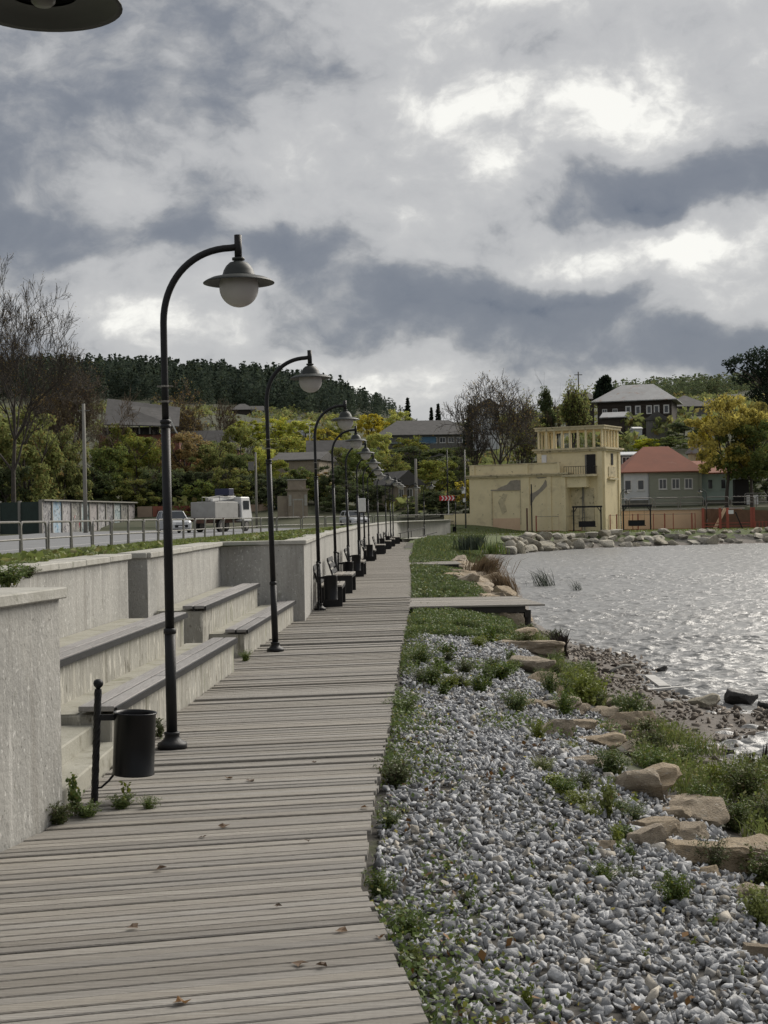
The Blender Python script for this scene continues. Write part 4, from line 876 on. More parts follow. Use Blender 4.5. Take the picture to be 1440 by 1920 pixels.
def pump_house():                                 # derelict yellow building with the columned tower
    c0 = AT(1133, 960, 120); t = thing('yellow_building', 'derelict yellow plaster building with a columned tower across the water', 'building', (c0.x, 120, .1), 0)
    # local frame: x along the long face (towards the left), y into the building
    ax = Vector((-.875, .485)); t.rotation_euler = (0, 0, math.atan2(.485, -.875)); t.scale = (1, -1, 1)
    Wd, D = 5.85, 3.85
    B = lambda x0, x1, y0, y1, z0, z1: MB().prism([(x0,y0),(x1,y0),(x1,y1),(x0,y1)], z0, z1)
    B(0, Wd, 0, D, -1, 6.7).build('tower', 'yellow_plaster', t)
    mb = MB()
    for z0, z1, o in ((6.7,6.86,.18),(6.862,7.02,.32)): mb.prism([(-o,-o),(Wd+o,-o),(Wd+o,D+o),(-o,D+o)], z0, z1)
    mb.build('tower_cornice', 'yellow_trim', t)
    for k in range(9): MB().box((.12+k*.70, .12, 7.76), (.16,.16,1.47)).build('column', 'yellow_plaster', t)
    for k in range(1, 6): MB().box((.12, .12+k*.70, 7.76), (.16,.16,1.47)).build('column', 'yellow_plaster', t)
    for k in range(9): MB().box((.12+k*.70, D-.12, 7.76), (.16,.16,1.47)).build('column', 'yellow_plaster', t)
    for k in range(1, 5): MB().box((Wd-.12, .12+k*.72, 7.76), (.16,.16,1.47)).build('column', 'yellow_plaster', t)
    mb = MB(); mb.prism([(-.12,-.12),(Wd+.12,-.12),(Wd+.12,D+.12),(-.12,D+.12)], 8.5, 8.72); mb.prism([(-.2,-.2),(Wd+.2,-.2),(Wd+.2,D+.2),(-.2,D+.2)], 8.722, 8.82); mb.build('tower_roof', 'yellow_trim', t)
    # long wing
    B(2.95, 11.75, -.9, 4.2, -1, 4.72).build('wing', 'yellow_plaster', t)
    B(11.75, 14.2, -.9, -.5, -1, 1.75).build('low_side_wall', 'yellow_plaster', t)
    mb = MB(); mb.prism([(2.75,-1.08),(11.95,-1.08),(11.95,4.4),(2.75,4.4)], 4.722, 4.86); mb.prism([(2.62,-1.2),(12.05,-1.2),(12.05,4.5),(2.62,4.5)], 4.862, 4.98); mb.build('wing_cornice', 'yellow_trim', t)
    mb = MB(); mb.prism([(3.6,-.92),(11.7,-.92),(11.7,-.72),(3.6,-.72)], 4.982, 5.78); mb.prism([(11.5,-.70),(11.7,-.70),(11.7,4.2),(11.5,4.2)], 4.982, 5.78); mb.build('parapet', 'yellow_plaster', t)
    mb = MB(); mb.prism([(3.5,-.98),(11.78,-.98),(11.78,-.66),(3.5,-.66)], 5.782, 5.86); mb.build('parapet_coping', 'yellow_trim', t)
    for x in (3.55, 6.4, 11.3): MB().box((x, -.96, 5.40), (.22,.12,.83)).build('parapet_pier', 'yellow_plaster', t)
    for x0, x1 in ((6.2,6.95),(4.25,4.6),(2.96,3.35)): B(x0, x1, -1.0, -.88, -1, 4.72).build('pilaster', 'yellow_plaster', t)
    for x0, x1 in ((.06,.5),(5.4,5.8)): B(x0, x1, -.12, .02, -1, 6.68).build('pilaster', 'yellow_plaster', t)
    # balcony, door
    B(.45, 3.2, -1.15, 0.0, 4.62, 4.80).build('balcony_slab', 'yellow_trim', t); B(1.2, 2.93, -.85, 0.0, 3.75, 4.615).build('balcony_beam', 'yellow_plaster', t)
    mb = MB()
    for i in range(13): mb.box((.5+i*.21, -1.1, 5.12), (.025,.025,.62))
    mb.box((1.75,-1.1,5.45), (2.6,.04,.04)); mb.box((.5,-.55,5.45), (.04,1.1,.04))
    for i in range(4): mb.box((.5,-.9+i*.22,5.12), (.025,.025,.62))
    mb.build('balcony_railing', 'black', t)
    MB().box((1.05,-.02,5.62), (.75,.06,1.65)).build('balcony_door', 'dark_void', t); MB().box((1.5,-.06,5.62), (.12,.06,1.6)).build('door_leaf', 'grey_boards', t)
    MB().box((1.85,-.03,2.2), (2.0,.04,2.9)).build('recess_panel', 'yellow_trim', t)
    for i in range(2): MB().bar((1.6+.2*i,-.3,.2), (1.75+.05*i,-.1,4.0), .05, .05).build('leaning_pole', 'grey_boards', t)
    MB().box((-.02,2.0,6.05), (.06,.45,.95)).build('slit_window', 'dark_void', t)
    B(-.22, .02, .9, 2.9, 4.35, 4.5).build('ledge', 'yellow_trim', t); MB().box((-.03,1.9,5.0), (.05,1.6,.85)).build('blind_panel', 'yellow_trim', t)
    for y0, y1 in ((.02,.4),(3.35,3.83)): B(-.1, .02, y0, y1, -1, 6.68).build('pilaster', 'yellow_plaster', t)
    # broken patches and bricked-up opening
    def patch(pts, m_, y=-.915, nm='bare_patch'):
        n = len(pts); MB().add([(x, y, z) for x, z in pts]+[(x, y+.03, z) for x, z in pts], [tuple(range(n)), tuple(range(2*n-1,n-1,-1))]+[(i,(i+1) % n,n+(i+1) % n,n+i) for i in range(n)]).build(nm, m_, t)
    patch([(6.95,4.45),(7.35,4.5),(7.9,4.45),(8.25,4.12),(8.8,3.95),(9.2,3.75),(8.3,3.72),(7.0,3.72)], 'exposed_brick')
    patch([(4.75,4.45),(4.95,4.1),(5.3,3.7),(5.7,3.45),(6.15,3.3),(6.15,2.3),(5.7,3.0),(5.0,3.55),(4.6,3.95),(4.6,4.2)], 'exposed_brick')
    patch([(4.4,4.66),(5.6,4.66),(5.4,4.55),(4.9,4.58)], 'exposed_brick')
    MB().box((8.35,-.93,3.68), (2.75,.1,.10)).build('lintel', 'exposed_brick', t); MB().box((9.65,-.93,2.2), (.09,.08,2.9)).build('opening_edge', 'yellow_trim', t); MB().box((7.02,-.93,2.2), (.09,.08,2.9)).build('opening_edge', 'yellow_trim', t)
    patch([(7.1,1.3),(9.6,1.3),(9.6,.2),(7.1,.2)], 'orange_wall', nm='painted_panel'); patch([(8.6,3.4),(9.1,2.7),(8.7,1.6),(8.3,1.9),(8.5,2.6),(8.2,3.3)], 'yellow_trim')
    MB().box((5.35,-.06,6.15), (.75,.1,.75)).build('white_box', 'sign_white', t)
pump_house()

# the long house under the red roof: three differently painted fronts
t, w, h = house('low house under a red hipped roof with a white and a grey green front', 1243.5, 143, 146, 884, 946, 2.6, 7.5, 'green_wall', 'red_roof', 'hip', -.02, .35, ridge=2.5)
s_ = 143/FPX; X = lambda px: (px-1243.5)*s_
MB().prism([(X(1170.5),-.10),(X(1216),-.10),(X(1216),-.005),(X(1170.5),-.005)], -.3, h-.11).build('front_wall', 'white_wall', t)
for i in range(12): MB().prism([(X(1216.5),-.12-.006*(i % 2)),(X(1309),-.12-.006*(i % 2)),(X(1309),-.011),(X(1216.5),-.011)], -.25+i*.285, -.25+(i+1)*.285-.012).build('board', 'green_wall', t)
for px in (1178,1202): window(t, X(px), 1.95, .62, .95, -.10, bars=0)
for px in (1243,1267,1291): window(t, X(px), 2.0, .72, .95, -.13, bars=1)
MB().box((X(1194),-.14,.1), (2.4,.08,.75)).build('plinth', 'plinth', t); MB().tube([(X(1216.3),-.2,-.2),(X(1216.3),-.2,h-.2)], .045, 6).build('downpipe', 'grey_metal_roof', t)
MB().box((0,-.40,h-.10), (w+.7,.09,.08)).build('gutter', 'brown_block', t)
t, w, h = house('pale turquoise house under the golden tree, joined to the red roofed one', 1348, 143.6, 74, 886, 946, 1.3, 7, 'aqua_wall', 'red_roof', 'gablex', -.02, .25)
for fx in (-.21, .12): window(t, fx*w, 2.0, .5, .95, 0, bars=0, frame='aqua_wall')
MB().box((0,-.05,.0), (w*.98,.1,.9)).build('plinth', 'plinth', t)
house('small gabled house with a grey metal roof behind the red roof', 1312, 156, 42, 848, 880, 1.3, 6, 'yellow_trim', 'grey_metal_roof', 'gabley', -.25, .3, [(.1,.4,.5,.6)])
house('low glazed building with a pale roof between tower and red roof', 1192, 158, 60, 852, 875, .35, 3, 'grey_boards', 'white_wall', 'gablex', 0, .2, [(-.3,.7,.8,.7),(0,.7,.8,.7),(.3,.7,.8,.7)])
# dark log house on the hill
t, w, h = house('dark two storey log house under a grey sheet roof on the hill', 1190, 205, 138, 751, 806, 2.6, 9, 'log_wall', 'grey_metal_roof', 'hip', -.28, .8, ridge=4.5)
for k in range(9): MB().box((0,-.05,.3+k*.45), (w*.995,.11,.40)).build('log', 'log_wall', t)
for xx in (-.02,.10,.29,.40,.50): pass
for fx in (-.08,.05,.20,.30,.43): window(t, fx*w, h-1.35, .62, 1.05, -.10, bars=0, sill=False, fw=.16)
for fx in (-.40,-.26): window(t, fx*w, h-1.5, .6, .8, -.10, bars=1, sill=False, fw=.08)
house('grey lean-to with a pale roof below the log house', 1150, 198, 42, 782, 806, .8, 4, 'log_wall', 'grey_metal_roof', 'gablex', -.35, .3)
house('small dark shed with a gabled roof in front of the log house', 1232, 196, 40, 786, 806, 1.1, 4, 'grey_boards', 'slate_roof', 'gabley', -.2, .2)
house('low white shed below the log house', 1196, 192, 16, 803, 810, .25, 2.5, 'white_wall', 'white_frame', 'gablex', 0, .1)
house('dark hipped house right of the log house on the hill', 1298, 240, 66, 762, 790, 2.1, 8, 'grey_boards', 'slate_roof', 'hip', .1, .6, ridge=.4)
house('dark roofed house farther right on the hill', 1360, 260, 80, 764, 795, 1.8, 8, 'log_wall', 'slate_roof', 'hip', .1, .5, ridge=3)
house('dark roofed hut by the hilltop utility pole', 1098, 245, 34, 748, 775, 1.3, 6, 'log_wall', 'slate_roof', 'gablex', .2, .4)
house('pale house half hidden behind the big bare tree', 917, 210, 36, 762, 790, 1.2, 6, 'white_wall', 'slate_roof', 'gabley', .1, .3, [(-.2,1.2,.7,.9),(.25,1.2,.7,.9)])
t, w, h = house('long grey house with a hipped slate roof above the trees', 800, 262, 178, 815, 836, 2.9, 11, 'grey_boards', 'slate_roof', 'hip', .08, .7, [(-.1+i*.09, 1.0, 1.0, .9) for i in range(6)], ridge=9.5)
MB().box((-w*.20,-.9,.5), (6.2,1.4,.12)).build('porch_roof', 'aqua_wall', t); MB().box((-w*.02,-.03,1.0), (4,.05,1.2)).build('painted_boards', 'blue_paint', t)
t, w, h = house('dark slate roof with a pale green gable behind the fourth lamp', 618, 205, 78, 858, 880, 2.6, 7, 'grey_boards', 'slate_roof', 'gablex', .06, .3)
MB().add([(w/2+.31,-.3,h),(w/2+.31,3.5,h+2.6),(w/2+.31,7.3,h),(w/2+.36,-.3,h),(w/2+.36,3.5,h+2.6),(w/2+.36,7.3,h)], [(0,1,2),(5,4,3),(0,3,4,1),(1,4,5,2)]).build('gable_boards', 'aqua_wall', t)
house('low grey roof left of the third lamp below the yellow trees', 555, 188, 90, 862, 890, 1.1, 7, 'stone_gate', 'slate_roof', 'gablex', -.25, .3)
t, w, h = house('half ruined plaster cottage behind the chevron sign', 764, 168, 50, 908, 942, 1.6, 7, 'stone_gate', 'slate_roof', 'gabley', .35, .5, [(.1,1.1,.6,.9),(-.25,1.1,.5,.9)])
house('white roofed shed among the yellow green trees', 578, 320, 28, 795, 806, .5, 5, 'white_wall', 'white_frame', 'gablex', 0, .2)
house('small dark house at the foot of the forest', 455, 430, 42, 768, 782, 2.0, 8, 'log_wall', 'slate_roof', 'hip', .1, .5, ridge=1.5)
house('small grey blue house right below the forest', 483, 430, 22, 770, 782, 1.6, 6, 'aqua_wall', 'slate_roof', 'gablex', .1, .3)
# ruined brick works on the left
t, w, h = house('ruined red brick building with an open grey roof behind the trees', 262, 212, 150, 812, 885, .3, 10, 'brick_red', 'slate_roof', 'gablex', .1, .1)
y0, z0 = -1.2, h
mb = MB().add([(-w*.42,-1.5,z0+.2),(w*.5,-1.5,z0-.2),(w*.5,5,z0+3.0),(-w*.42,5,z0+4.4),(-w*.42,-1.5,z0+.35),(w*.5,-1.5,z0-.05),(w*.5,5,z0+3.15),(-w*.42,5,z0+4.55)], [(3,2,1,0),(4,5,6,7),(0,1,5,4),(1,2,6,5),(2,3,7,6),(3,0,4,7)])
o = mb.build('sagging_roof', 'slate_roof', t); o.location.z = .9
for k in range(5): MB().box((-w*.38+k*w*.13,-1.0,z0+.45), (.2,.2,1.3)).build('post', 'grey_boards', t)
MB().box((-w*.1,-.3,z0+.3), (w*.7,.1,1.1)).build('dark_opening', 'dark_void', t)
mb = MB(); mb.bar((w*.28,-1.8,z0-.3), (w*.38,-1.8,z0+2.2), .25, .2); mb.bar((w*.38,-1.8,z0+2.2), (w*.48,-1.8,z0-.3), .25, .2); mb.build('gable_trim', 'white_frame', t)
MB().box((w*.18,-.2,.5), (.7,.3,4.5)).build('pier', 'stone_gate', t)
t, w, h = house('grey gabled roof right of the ruined brick building', 372, 218, 128, 842, 885, 3.0, 9, 'brick_red', 'slate_roof', 'gablex', -.12, .4)

# ------------------------------------------------------------------ walls and fences along the road
def fence_panels(label, a, b, n, z0, h, mats, name='panel_wall', post=True, cat='wall', part='panel', rng_=(0,0)):
    t = thing(name, label, cat); a, b = Vector(a), Vector(b); d = (b-a)/n; u = d.normalized(); nn = Vector((u.y, -u.x)); 
    for i in range(n):
        p, q = a+d*i+u*.03, a+d*(i+1)-u*.03; dz = random.uniform(*rng_)
        MB().prism([p, q, q-nn*.12, p-nn*.12], z0-.5, z0+h+dz).build(part, mats[i % len(mats)], t)
        if post: MB().prism([p-u*.14+nn*.12, p+u*.10+nn*.12, p+u*.10-nn*.2, p-u*.14-nn*.2], z0-.5, z0+h+.12).build('post', 'pole_concrete', t)
    return t
t = fence_panels('dark green mesh fence left of the graffiti wall', (-44,139), (-31.4,134), 6, .75, 2.9, ['dark_green_mesh'], 'mesh_fence', True, 'fence')
t = fence_panels('concrete panel wall covered in graffiti behind the road', (-31.2,133.5), (-28.2,166), 11, .75, 2.95, ['graf0','graf1','graf2','graf3','graf4','graf5','graf2','graf0','graf4','graf3','graf5'], 'graffiti_wall')
MB().bar((-31.05,133.5,3.79), (-28.0,166,3.79), .34, .12).build('coping', 'pole_concrete', t)
t = fence_panels('dull red and peach wall with painted letters behind the truck', (-28,166.4), (-12.6,168), 9, .8, 2.55, ['peach_wall','red_wall','red_wall','red_wall','red_wall','red_wall','red_wall','peach_wall','peach_wall'], 'painted_wall', False)
for k, (fx, s_) in enumerate([(-22.0,1),(-19.3,1),(-24.6,0),(-25.6,0),(-16.6,0)]):
    y = 166.2+(fx+28)*.104; pts = [(fx+.75*math.cos(a), y-.06, 2.1+.85*math.sin(a)) for a in np.linspace(.8, 5.4, 10)] if s_ else [(fx-.3,y-.06,1.2),(fx,y-.06,2.9),(fx+.4,y-.06,1.4)]
    MB().tube(pts, .14, 5).build('painted_letter', 'dark_red', t)
t = thing('blue_gate', 'blue painted gate beside the old gatepost', 'gate', (-11.6,168.2,.8)); MB().box((0,0,1.2), (1.5,.1,2.5)).build('door', 'blue_paint', t); MB().box((-.8,0,1.2), (.12,.16,2.7)).build('frame', 'dark_void', t)
t = thing('gatepost', 'old plaster gatepost tower with a panelled front and cornice', 'gatepost', (AT(558,960,160).x, 160, .75), .12)
MB().box((0,0,1.9), (2.1,1.8,4.2)).build('shaft', 'stone_gate', t); MB().box((-1.6,.3,1.6), (1.1,1.2,3.6)).build('side_wing', 'stone_gate', t)
for z0, z1, o in ((3.9,4.02,.10),(4.022,4.15,.22)): MB().box((0,0,(z0+z1)/2), (2.1+o*2,1.8+o*2,z1-z0)).build('cornice', 'stone_gate', t)
MB().box((-.05,.0,4.62), (1.9,1.6,.93)).build('attic', 'stone_gate', t); MB().box((-.05,0,5.14), (2.1,1.8,.1)).build('cap', 'coping', t)
MB().box((0,-.94,1.6), (1.15,.06,2.9)).build('panel_frame', 'coping', t); MB().box((0,-.985,1.55), (.95,.05,2.7)).build('panel', 'stone_gate', t)
for sx in (-.85,.85):
    MB().box((sx,-.93,.55), (.3,.08,.75)).build('pilaster_base', 'white_wall', t); MB().box((sx,-.93,2.9), (.3,.08,1.2)).build('pilaster', 'coping', t)

def pole(label, px, Y, base, top, r0=.14, m_='pole_concrete', extra=None):
    x = AT(px, 960, Y).x; z0 = HZ(x, Y) if base is None else base; zt = AT(px, top, Y).z
    t = thing('utility_pole', label, 'utility pole', (x, Y, z0)); MB().tube([(0,0,-.3),(0,0,zt-z0)], [r0, r0*.72], 8).build('pole', m_, t, True)
    if extra: extra(t, zt-z0)
    return t
pole('tall concrete pole in front of the graffiti wall', 160, 130, .75, 757, .20, extra=lambda t, h: MB().box((0,0,h-.6), (1.0,.08,.08)).build('cross_arm', 'galv', t))
pole('grey pole with a box in front of the trees right of the truck', 481, 150, .75, 848, .13, extra=lambda t, h: MB().box((-.45,-.1,h-1.4), (.6,.3,.9)).build('box', 'galv', t))
pole('pale leaning pole beside the ruined cottage', 781, 150, .8, 860, .17)
pole('thin dark pole among the trees left of the yellow building', 840, 160, None, 842, .09, 'black')
pole('slim grey pole with white boxes by the yellow building', 873, 122, .6, 843, .07, 'galv', extra=lambda t, h: (MB().box((-.15,-.1,h-3.4), (.28,.2,.5)).build('box', 'sign_white', t), MB().box((-.1,-.1,h-4.2), (.2,.15,.3)).build('box', 'sign_white', t)))
pole('dark utility pole on the hill left of the log house', 1089, 240, None, 697, .13, 'bark', extra=lambda t, h: MB().box((0,0,h-.5), (1.3,.1,.12)).build('cross_arm', 'bark', t))
pole('thin pole in front of the yellow green trees', 583, 230, None, 800, .09, 'galv')
p = AT(838, 934, 146); t = thing('chevron_sign', 'red road sign with white chevrons at the bend', 'road sign', (p.x, 146, p.z))
MB().box((0,0,0), (1.5,.05,.5)).build('board', 'sign_red', t); MB().tube([(.15,.06,-2.2),(.15,.06,-.26)], .05, 6).build('post', 'sign_white', t)
for k in range(4):
    x = -.58+k*.34; MB().add([(x,-.03,.23),(x+.13,-.03,.23),(x+.30,-.03,0),(x+.13,-.03,-.23),(x,-.03,-.23),(x+.17,-.03,0)], [(5,2,1,0),(4,3,2,5)]).build('chevron', 'sign_white', t)

# ------------------------------------------------------------------ far shore furniture
t = thing('orange_wall', 'faded orange retaining wall behind the red fence', 'wall')
MB().prism([(19.5,127.4),(31.5,129.0),(31.5,129.8),(19.5,129.8)], -.2, 1.85).build('wall_face', 'orange_wall', t); MB().prism([(19.4,127.3),(31.7,128.9),(31.7,129.85),(19.4,129.85)], 1.852, 1.98).build('coping', 'coping', t)
t = thing('stair_flight', 'brown stair block with orange sides and a pale handrail on the far right', 'stairs')
MB().prism([(28.0,125.6),(34.5,126.4),(34.5,129),(28.0,128.4)], -.2, [1.9,1.6,1.6,1.9]).build('stair_block', 'brown_block', t)
for k in range(7): MB().box((34.7+k*.42,127,1.55-k*.22), (.42,2.2,.22)).build('step', 'tread', t)
MB().bar((28.2,125.4,.1), (29.2,125.5,1.9), .35, .2).build('side_board', 'orange_wall', t); MB().tube([(33.2,125.9,2.8),(37.5,126.3,.9)], .05, 6).build('handrail', 'galv', t)
def swing(px, Y, label):
    x = AT(px, 960, Y).x; t = thing('swing_bench', label, 'swing', (x, Y, .18), 0, 'black swing benches across the water')
    for sx in (-1.1, 1.1): MB().box((sx,0,.95), (.1,.1,2.1)).build('post', 'black', t)
    MB().box((0,0,2.05), (2.42,.12,.14)).build('top_beam', 'black', t)
    for sx in (-1.1, 1.1): MB().bar((sx,0,1.6), (sx*.75,0,2.0), .06, .06).build('brace', 'black', t)
    MB().box((0,0,.45), (1.35,.5,.06)).build('seat', 'black', t); MB().box((0,.22,.68), (1.35,.06,.42)).build('backrest', 'black', t)
    for sx in (-.6, .6): MB().tube([(sx,0,.45),(sx,0,2.0)], .012, 4).build('chain', 'black', t)
swing(1101, 118, 'left black swing bench frame, in front of the tower'); swing(1194, 119, 'right black swing bench frame, in front of the orange wall')
def posts_fence():
    t = thing('red_fence', 'red and rusty playground fence in front of the orange wall', 'fence')
    xs = [AT(px, 960, 121).x for px in (1005,1048,1090,1144,1156,1186,1196,1225,1246,1262,1297,1303)]
    for i, x in enumerate(xs): MB().box((x, 121, .85), (.06 if i % 2 else .10, .06, 1.45)).build('post', 'red_paint', t)
    MB().box(((xs[0]+xs[-1])/2,121,.30), (xs[-1]-xs[0],.05,.05)).build('rail', 'red_paint', t); MB().box(((xs[0]+xs[-1])/2,121,1.5), (xs[-1]-xs[0],.03,.03)).build('rail', 'galv', t)
    t = thing('red_playground_frame', 'bright red playground frame with a small white notice on the far right', 'playground frame')
    for px in (1318,1350,1364,1409,1413): MB().box((AT(px,960,120).x,120,1.0), (.2,.15,1.9)).build('post', 'red_paint', t)
    for z in (.45,.7): MB().box((AT(1365,960,120).x,120.1,z), (4.1,.06,.07)).build('rail', 'red_paint', t)
    for px in (1385,): MB().bar((AT(px-7,960,120).x,119.9,1.6), (AT(px+6,960,120).x,119.9,.2), .08, .08).build('leg', 'black', t)
    MB().box((AT(1370,960,119.8).x,119.7,1.6), (.42,.03,.32)).build('notice', 'sign_white', t)
    t = thing('picket_rail', 'low red picket rail at the far right edge of the lawn', 'fence')
    for k in range(16): MB().box((AT(1419,960,119).x+k*.28,119.4,.45), (.05,.04,.75)).build('picket', 'red_paint', t)
    MB().box((AT(1419,960,119).x+2.1,119.45,.75), (4.4,.04,.05)).build('rail', 'red_paint', t)
posts_fence()
for px, Y, lb, s in ((1170,119,'small black lamp post in front of the tower corner',-1),(1323,124,'small black lamp post in front of the red roofed house',1)):
    o = dup(base_lamp, (AT(px,960,Y).x, Y, .2), 0 if s < 0 else PI, lb) if False else None
index_kids(base_lamp)
dup(base_lamp, (AT(1164,960,119.5).x,119.5,.2), .3, 'small black lamp post in front of the tower corner', (.92,.92,.86))
dup(base_lamp, (AT(1325,960,124).x,124,.2), PI-.2, 'small black lamp post in front of the red roofed house', (.92,.92,.86))
t = thing('lamp_mast', 'thin black mast standing in front of the bricked-up opening', 'mast', (AT(997,960,117).x,117,.2)); MB().tube([(0,0,-.2),(0,0,3.9)], .05, 6).build('mast', 'black', t)
t = thing('lamp_mast', 'shorter rusty post left of the thin black mast', 'mast', (AT(988,960,118).x,118,.2)); MB().tube([(0,0,-.2),(0,0,2.0)], .07, 6).build('mast', 'truck_rust', t)
railing([(19.5,130.6),(31,131.4),(48,136)], 'grey railing on the terrace in front of the red roofed house', 2.0, 2.4, .95)
railing([(33,134.5),(56,139)], 'second grey railing under the golden tree on the right', 2.3, 2.4, .95)
t = thing('kiosk', 'dark kiosk with a white notice under the golden tree', 'kiosk', (AT(1390,960,140).x,140,2.2)); MB().box((0,0,1.2), (1.3,1,2.5)).build('body', 'dark_void', t); MB().box((.1,0,2.7), (.9,.6,.5)).build('bag', 'white_wall', t); MB().box((.9,-.7,.5), (1.1,.08,.9)).build('notice', 'sign_white', t)

# ------------------------------------------------------------------ vehicles
def wheel(parent, x, y, r_, w=.22):
    o = MB().lathe([(0,-w/2),(r_*.62,-w/2),(r_,-w/2+.03),(r_,w/2-.03),(r_*.62,w/2),(0,w/2)], 18).build('wheel', 'tyre', parent, False); o.location = (x, y, r_); o.rotation_euler = (0, PI/2, 0)
    h = MB().lathe([(0,-w/2-.012),(r_*.58,-w/2-.01),(r_*.6,0),(r_*.58,w/2+.01),(0,w/2+.012)], 14).build('hub', 'galv', o)
def car(label, loc, rz, m_, name='parked_car', H=1.0):
    t = thing(name, label, 'car', loc, rz)                              # nose towards -y, 4.3 long, 1.8 wide
    def loft(secs, nm, mm):
        vs, fs = [], []; n = len(secs[0])
        for s in secs: vs += s
        for i in range(len(secs)-1): fs += [(i*n+j, i*n+(j+1) % n, (i+1)*n+(j+1) % n, (i+1)*n+j) for j in range(n)]
        fs += [tuple(range(n-1,-1,-1)), tuple(range((len(secs)-1)*n, len(secs)*n))]; return MB().add(vs, fs).build(nm, mm, t, bevel=.03)
    sec = lambda y, w, z0, z1, c=.12: [(-w,y,z0+c),(-w+c*.5,y,z0),(w-c*.5,y,z0),(w,y,z0+c),(w,y,z1-c),(w-c,y,z1),(-w+c,y,z1),(-w,y,z1-c)]
    loft([sec(-2.15,.72,.35,.80*H),sec(-1.95,.86,.25,.92*H),(sec(-.95,.90,.25,1.02*H)),sec(.9,.90,.25,1.05*H),sec(1.9,.88,.28,1.04*H),sec(2.15,.80,.4,.95*H)], 'body', m_)
    roof = lambda y, w, z1: [(-w,y,z1-.10),(-w,y,z1-.12),(w,y,z1-.12),(w,y,z1-.10),(w,y,z1-.06),(w-.08,y,z1),(-w+.08,y,z1),(-w,y,z1-.06)]
    cab = lambda y, wb, wt, z0, z1: [(-wb,y,z0),(wb,y,z0),(wt,y,z1),(-wt,y,z1)]
    P = [(-.82,-.95,1.0*H),(.82,-.95,1.0*H),(.82,1.95,1.0*H),(-.82,1.95,1.0*H),(-.66,-.25,1.58*H),(.66,-.25,1.58*H),(.66,1.65,1.60*H),(-.66,1.65,1.60*H)]
    MB().add(P, [(0,1,5,4),(1,2,6,5),(2,3,7,6),(3,0,4,7)]).build('glazing', 'glass', t)
    MB().add([(x*1.03,y,z) for x, y, z in P[4:]]+[(x*.97,y,z+.06) for x, y, z in P[4:]], [(4,5,6,7),(0,1,5,4),(1,2,6,5),(2,3,7,6),(3,0,4,7)]).build('roof', m_, t)
    for s in (-1, 1):
        for y0, y1 in ((-.95,-.25),(.55,.6),(1.95,1.65)): MB().bar((s*.83,y0,1.0*H), (s*.68,y1,1.59*H), .07, .06).build('pillar', m_, t)
        MB().box((s*.62,-2.12,.70*H), (.34,.12,.17)).build('headlight', 'headlight', t); MB().box((s*1.0,-.75,1.06*H), (.2,.12,.15)).build('mirror', m_, t)
        for y in (-1.35, 1.35): wheel(t, s*.82, y, .34)
        MB().tube([(s*.6,-.2,1.7*H),(s*.6,1.6,1.71*H)], .025, 5).build('roof_bar', 'black', t)
    MB().box((0,-2.14,.52), (1.0,.08,.2)).build('grille', 'black', t); MB().box((0,-2.2,.5), (.5,.02,.11)).build('number_plate', 'sign_white', t)
car('silver off-road car driving towards the camera behind the railing', (AT(325,960,113).x,113,.76), .42, 'car_silver', 'silver_car', 1.04)
car('silver car half hidden behind the railing near the gatepost', (AT(664,960,140).x,140,.76), .35, 'car_silver', 'silver_car', .95)
def truck():
    t = thing('lift_truck', 'grey aerial lift truck with a white cab and a navy basket', 'truck', (AT(420,960,117).x, 117, .76), -.42)   # nose towards +y
    MB().box((0,-.4,.85), (1.0,6.2,.3)).build('chassis', 'truck_rust', t)
    MB().box((0,-1.5,1.03), (2.2,4.0,.08)).build('deck', 'truck_rust', t); MB().box((0,-1.45,1.72), (2.2,3.6,1.28)).build('box_body', 'truck_grey', t, bevel=.04); MB().box((.0,-1.2,2.38), (1.9,2.6,.05)).build('box_lid', 'truck_grey', t)
    MB().box((0,.55,1.55), (2.0,.35,1.3)).build('tool_rack', 'dark_void', t)
    vs = [(-1.1,.95,.8),(1.1,.95,.8),(1.1,2.75,.8),(-1.1,2.75,.8),(-1.02,.95,2.75),(1.02,.95,2.75),(1.02,2.35,2.75),(-1.02,2.35,2.75)]
    MB().add(vs, [(3,2,1,0),(4,5,6,7),(0,1,5,4),(1,2,6,5),(2,3,7,6),(3,0,4,7)]).build('cab', 'truck_white', t, bevel=.06)
    for s in (-1, 1): MB().box((s*1.075,1.7,2.1), (.03,.9,.7)).build('side_window', 'glass', t, bevel=0)
    MB().box((0,2.62,2.05), (1.8,.06,.75), Matrix.Rotation(-.2, 3, 'X')).build('windscreen', 'glass', t)
    MB().bar((0,-2.6,2.55), (0,1.4,2.95), .28, .28).build('boom', 'truck_grey', t); MB().bar((.3,-2.4,2.5), (.3,1.2,2.75), .2, .2).build('boom', 'truck_white', t)
    MB().box((0,.1,3.15), (1.3,.8,.55)).build('basket', 'navy', t, bevel=.03)
    for s in (-1, 1):
        MB().tube([(s*.8,-2.0,2.35),(s*.8,-2.0,2.75),(s*.8,.5,2.75)], .03, 5).build('guard_rail', 'galv', t)
        for y in (-2.2, 1.75): wheel(t, s*.92, y, .47, .3)
    MB().box((0,-3.3,.95), (2.1,.15,.25)).build('bumper', 'truck_rust', t)
truck()

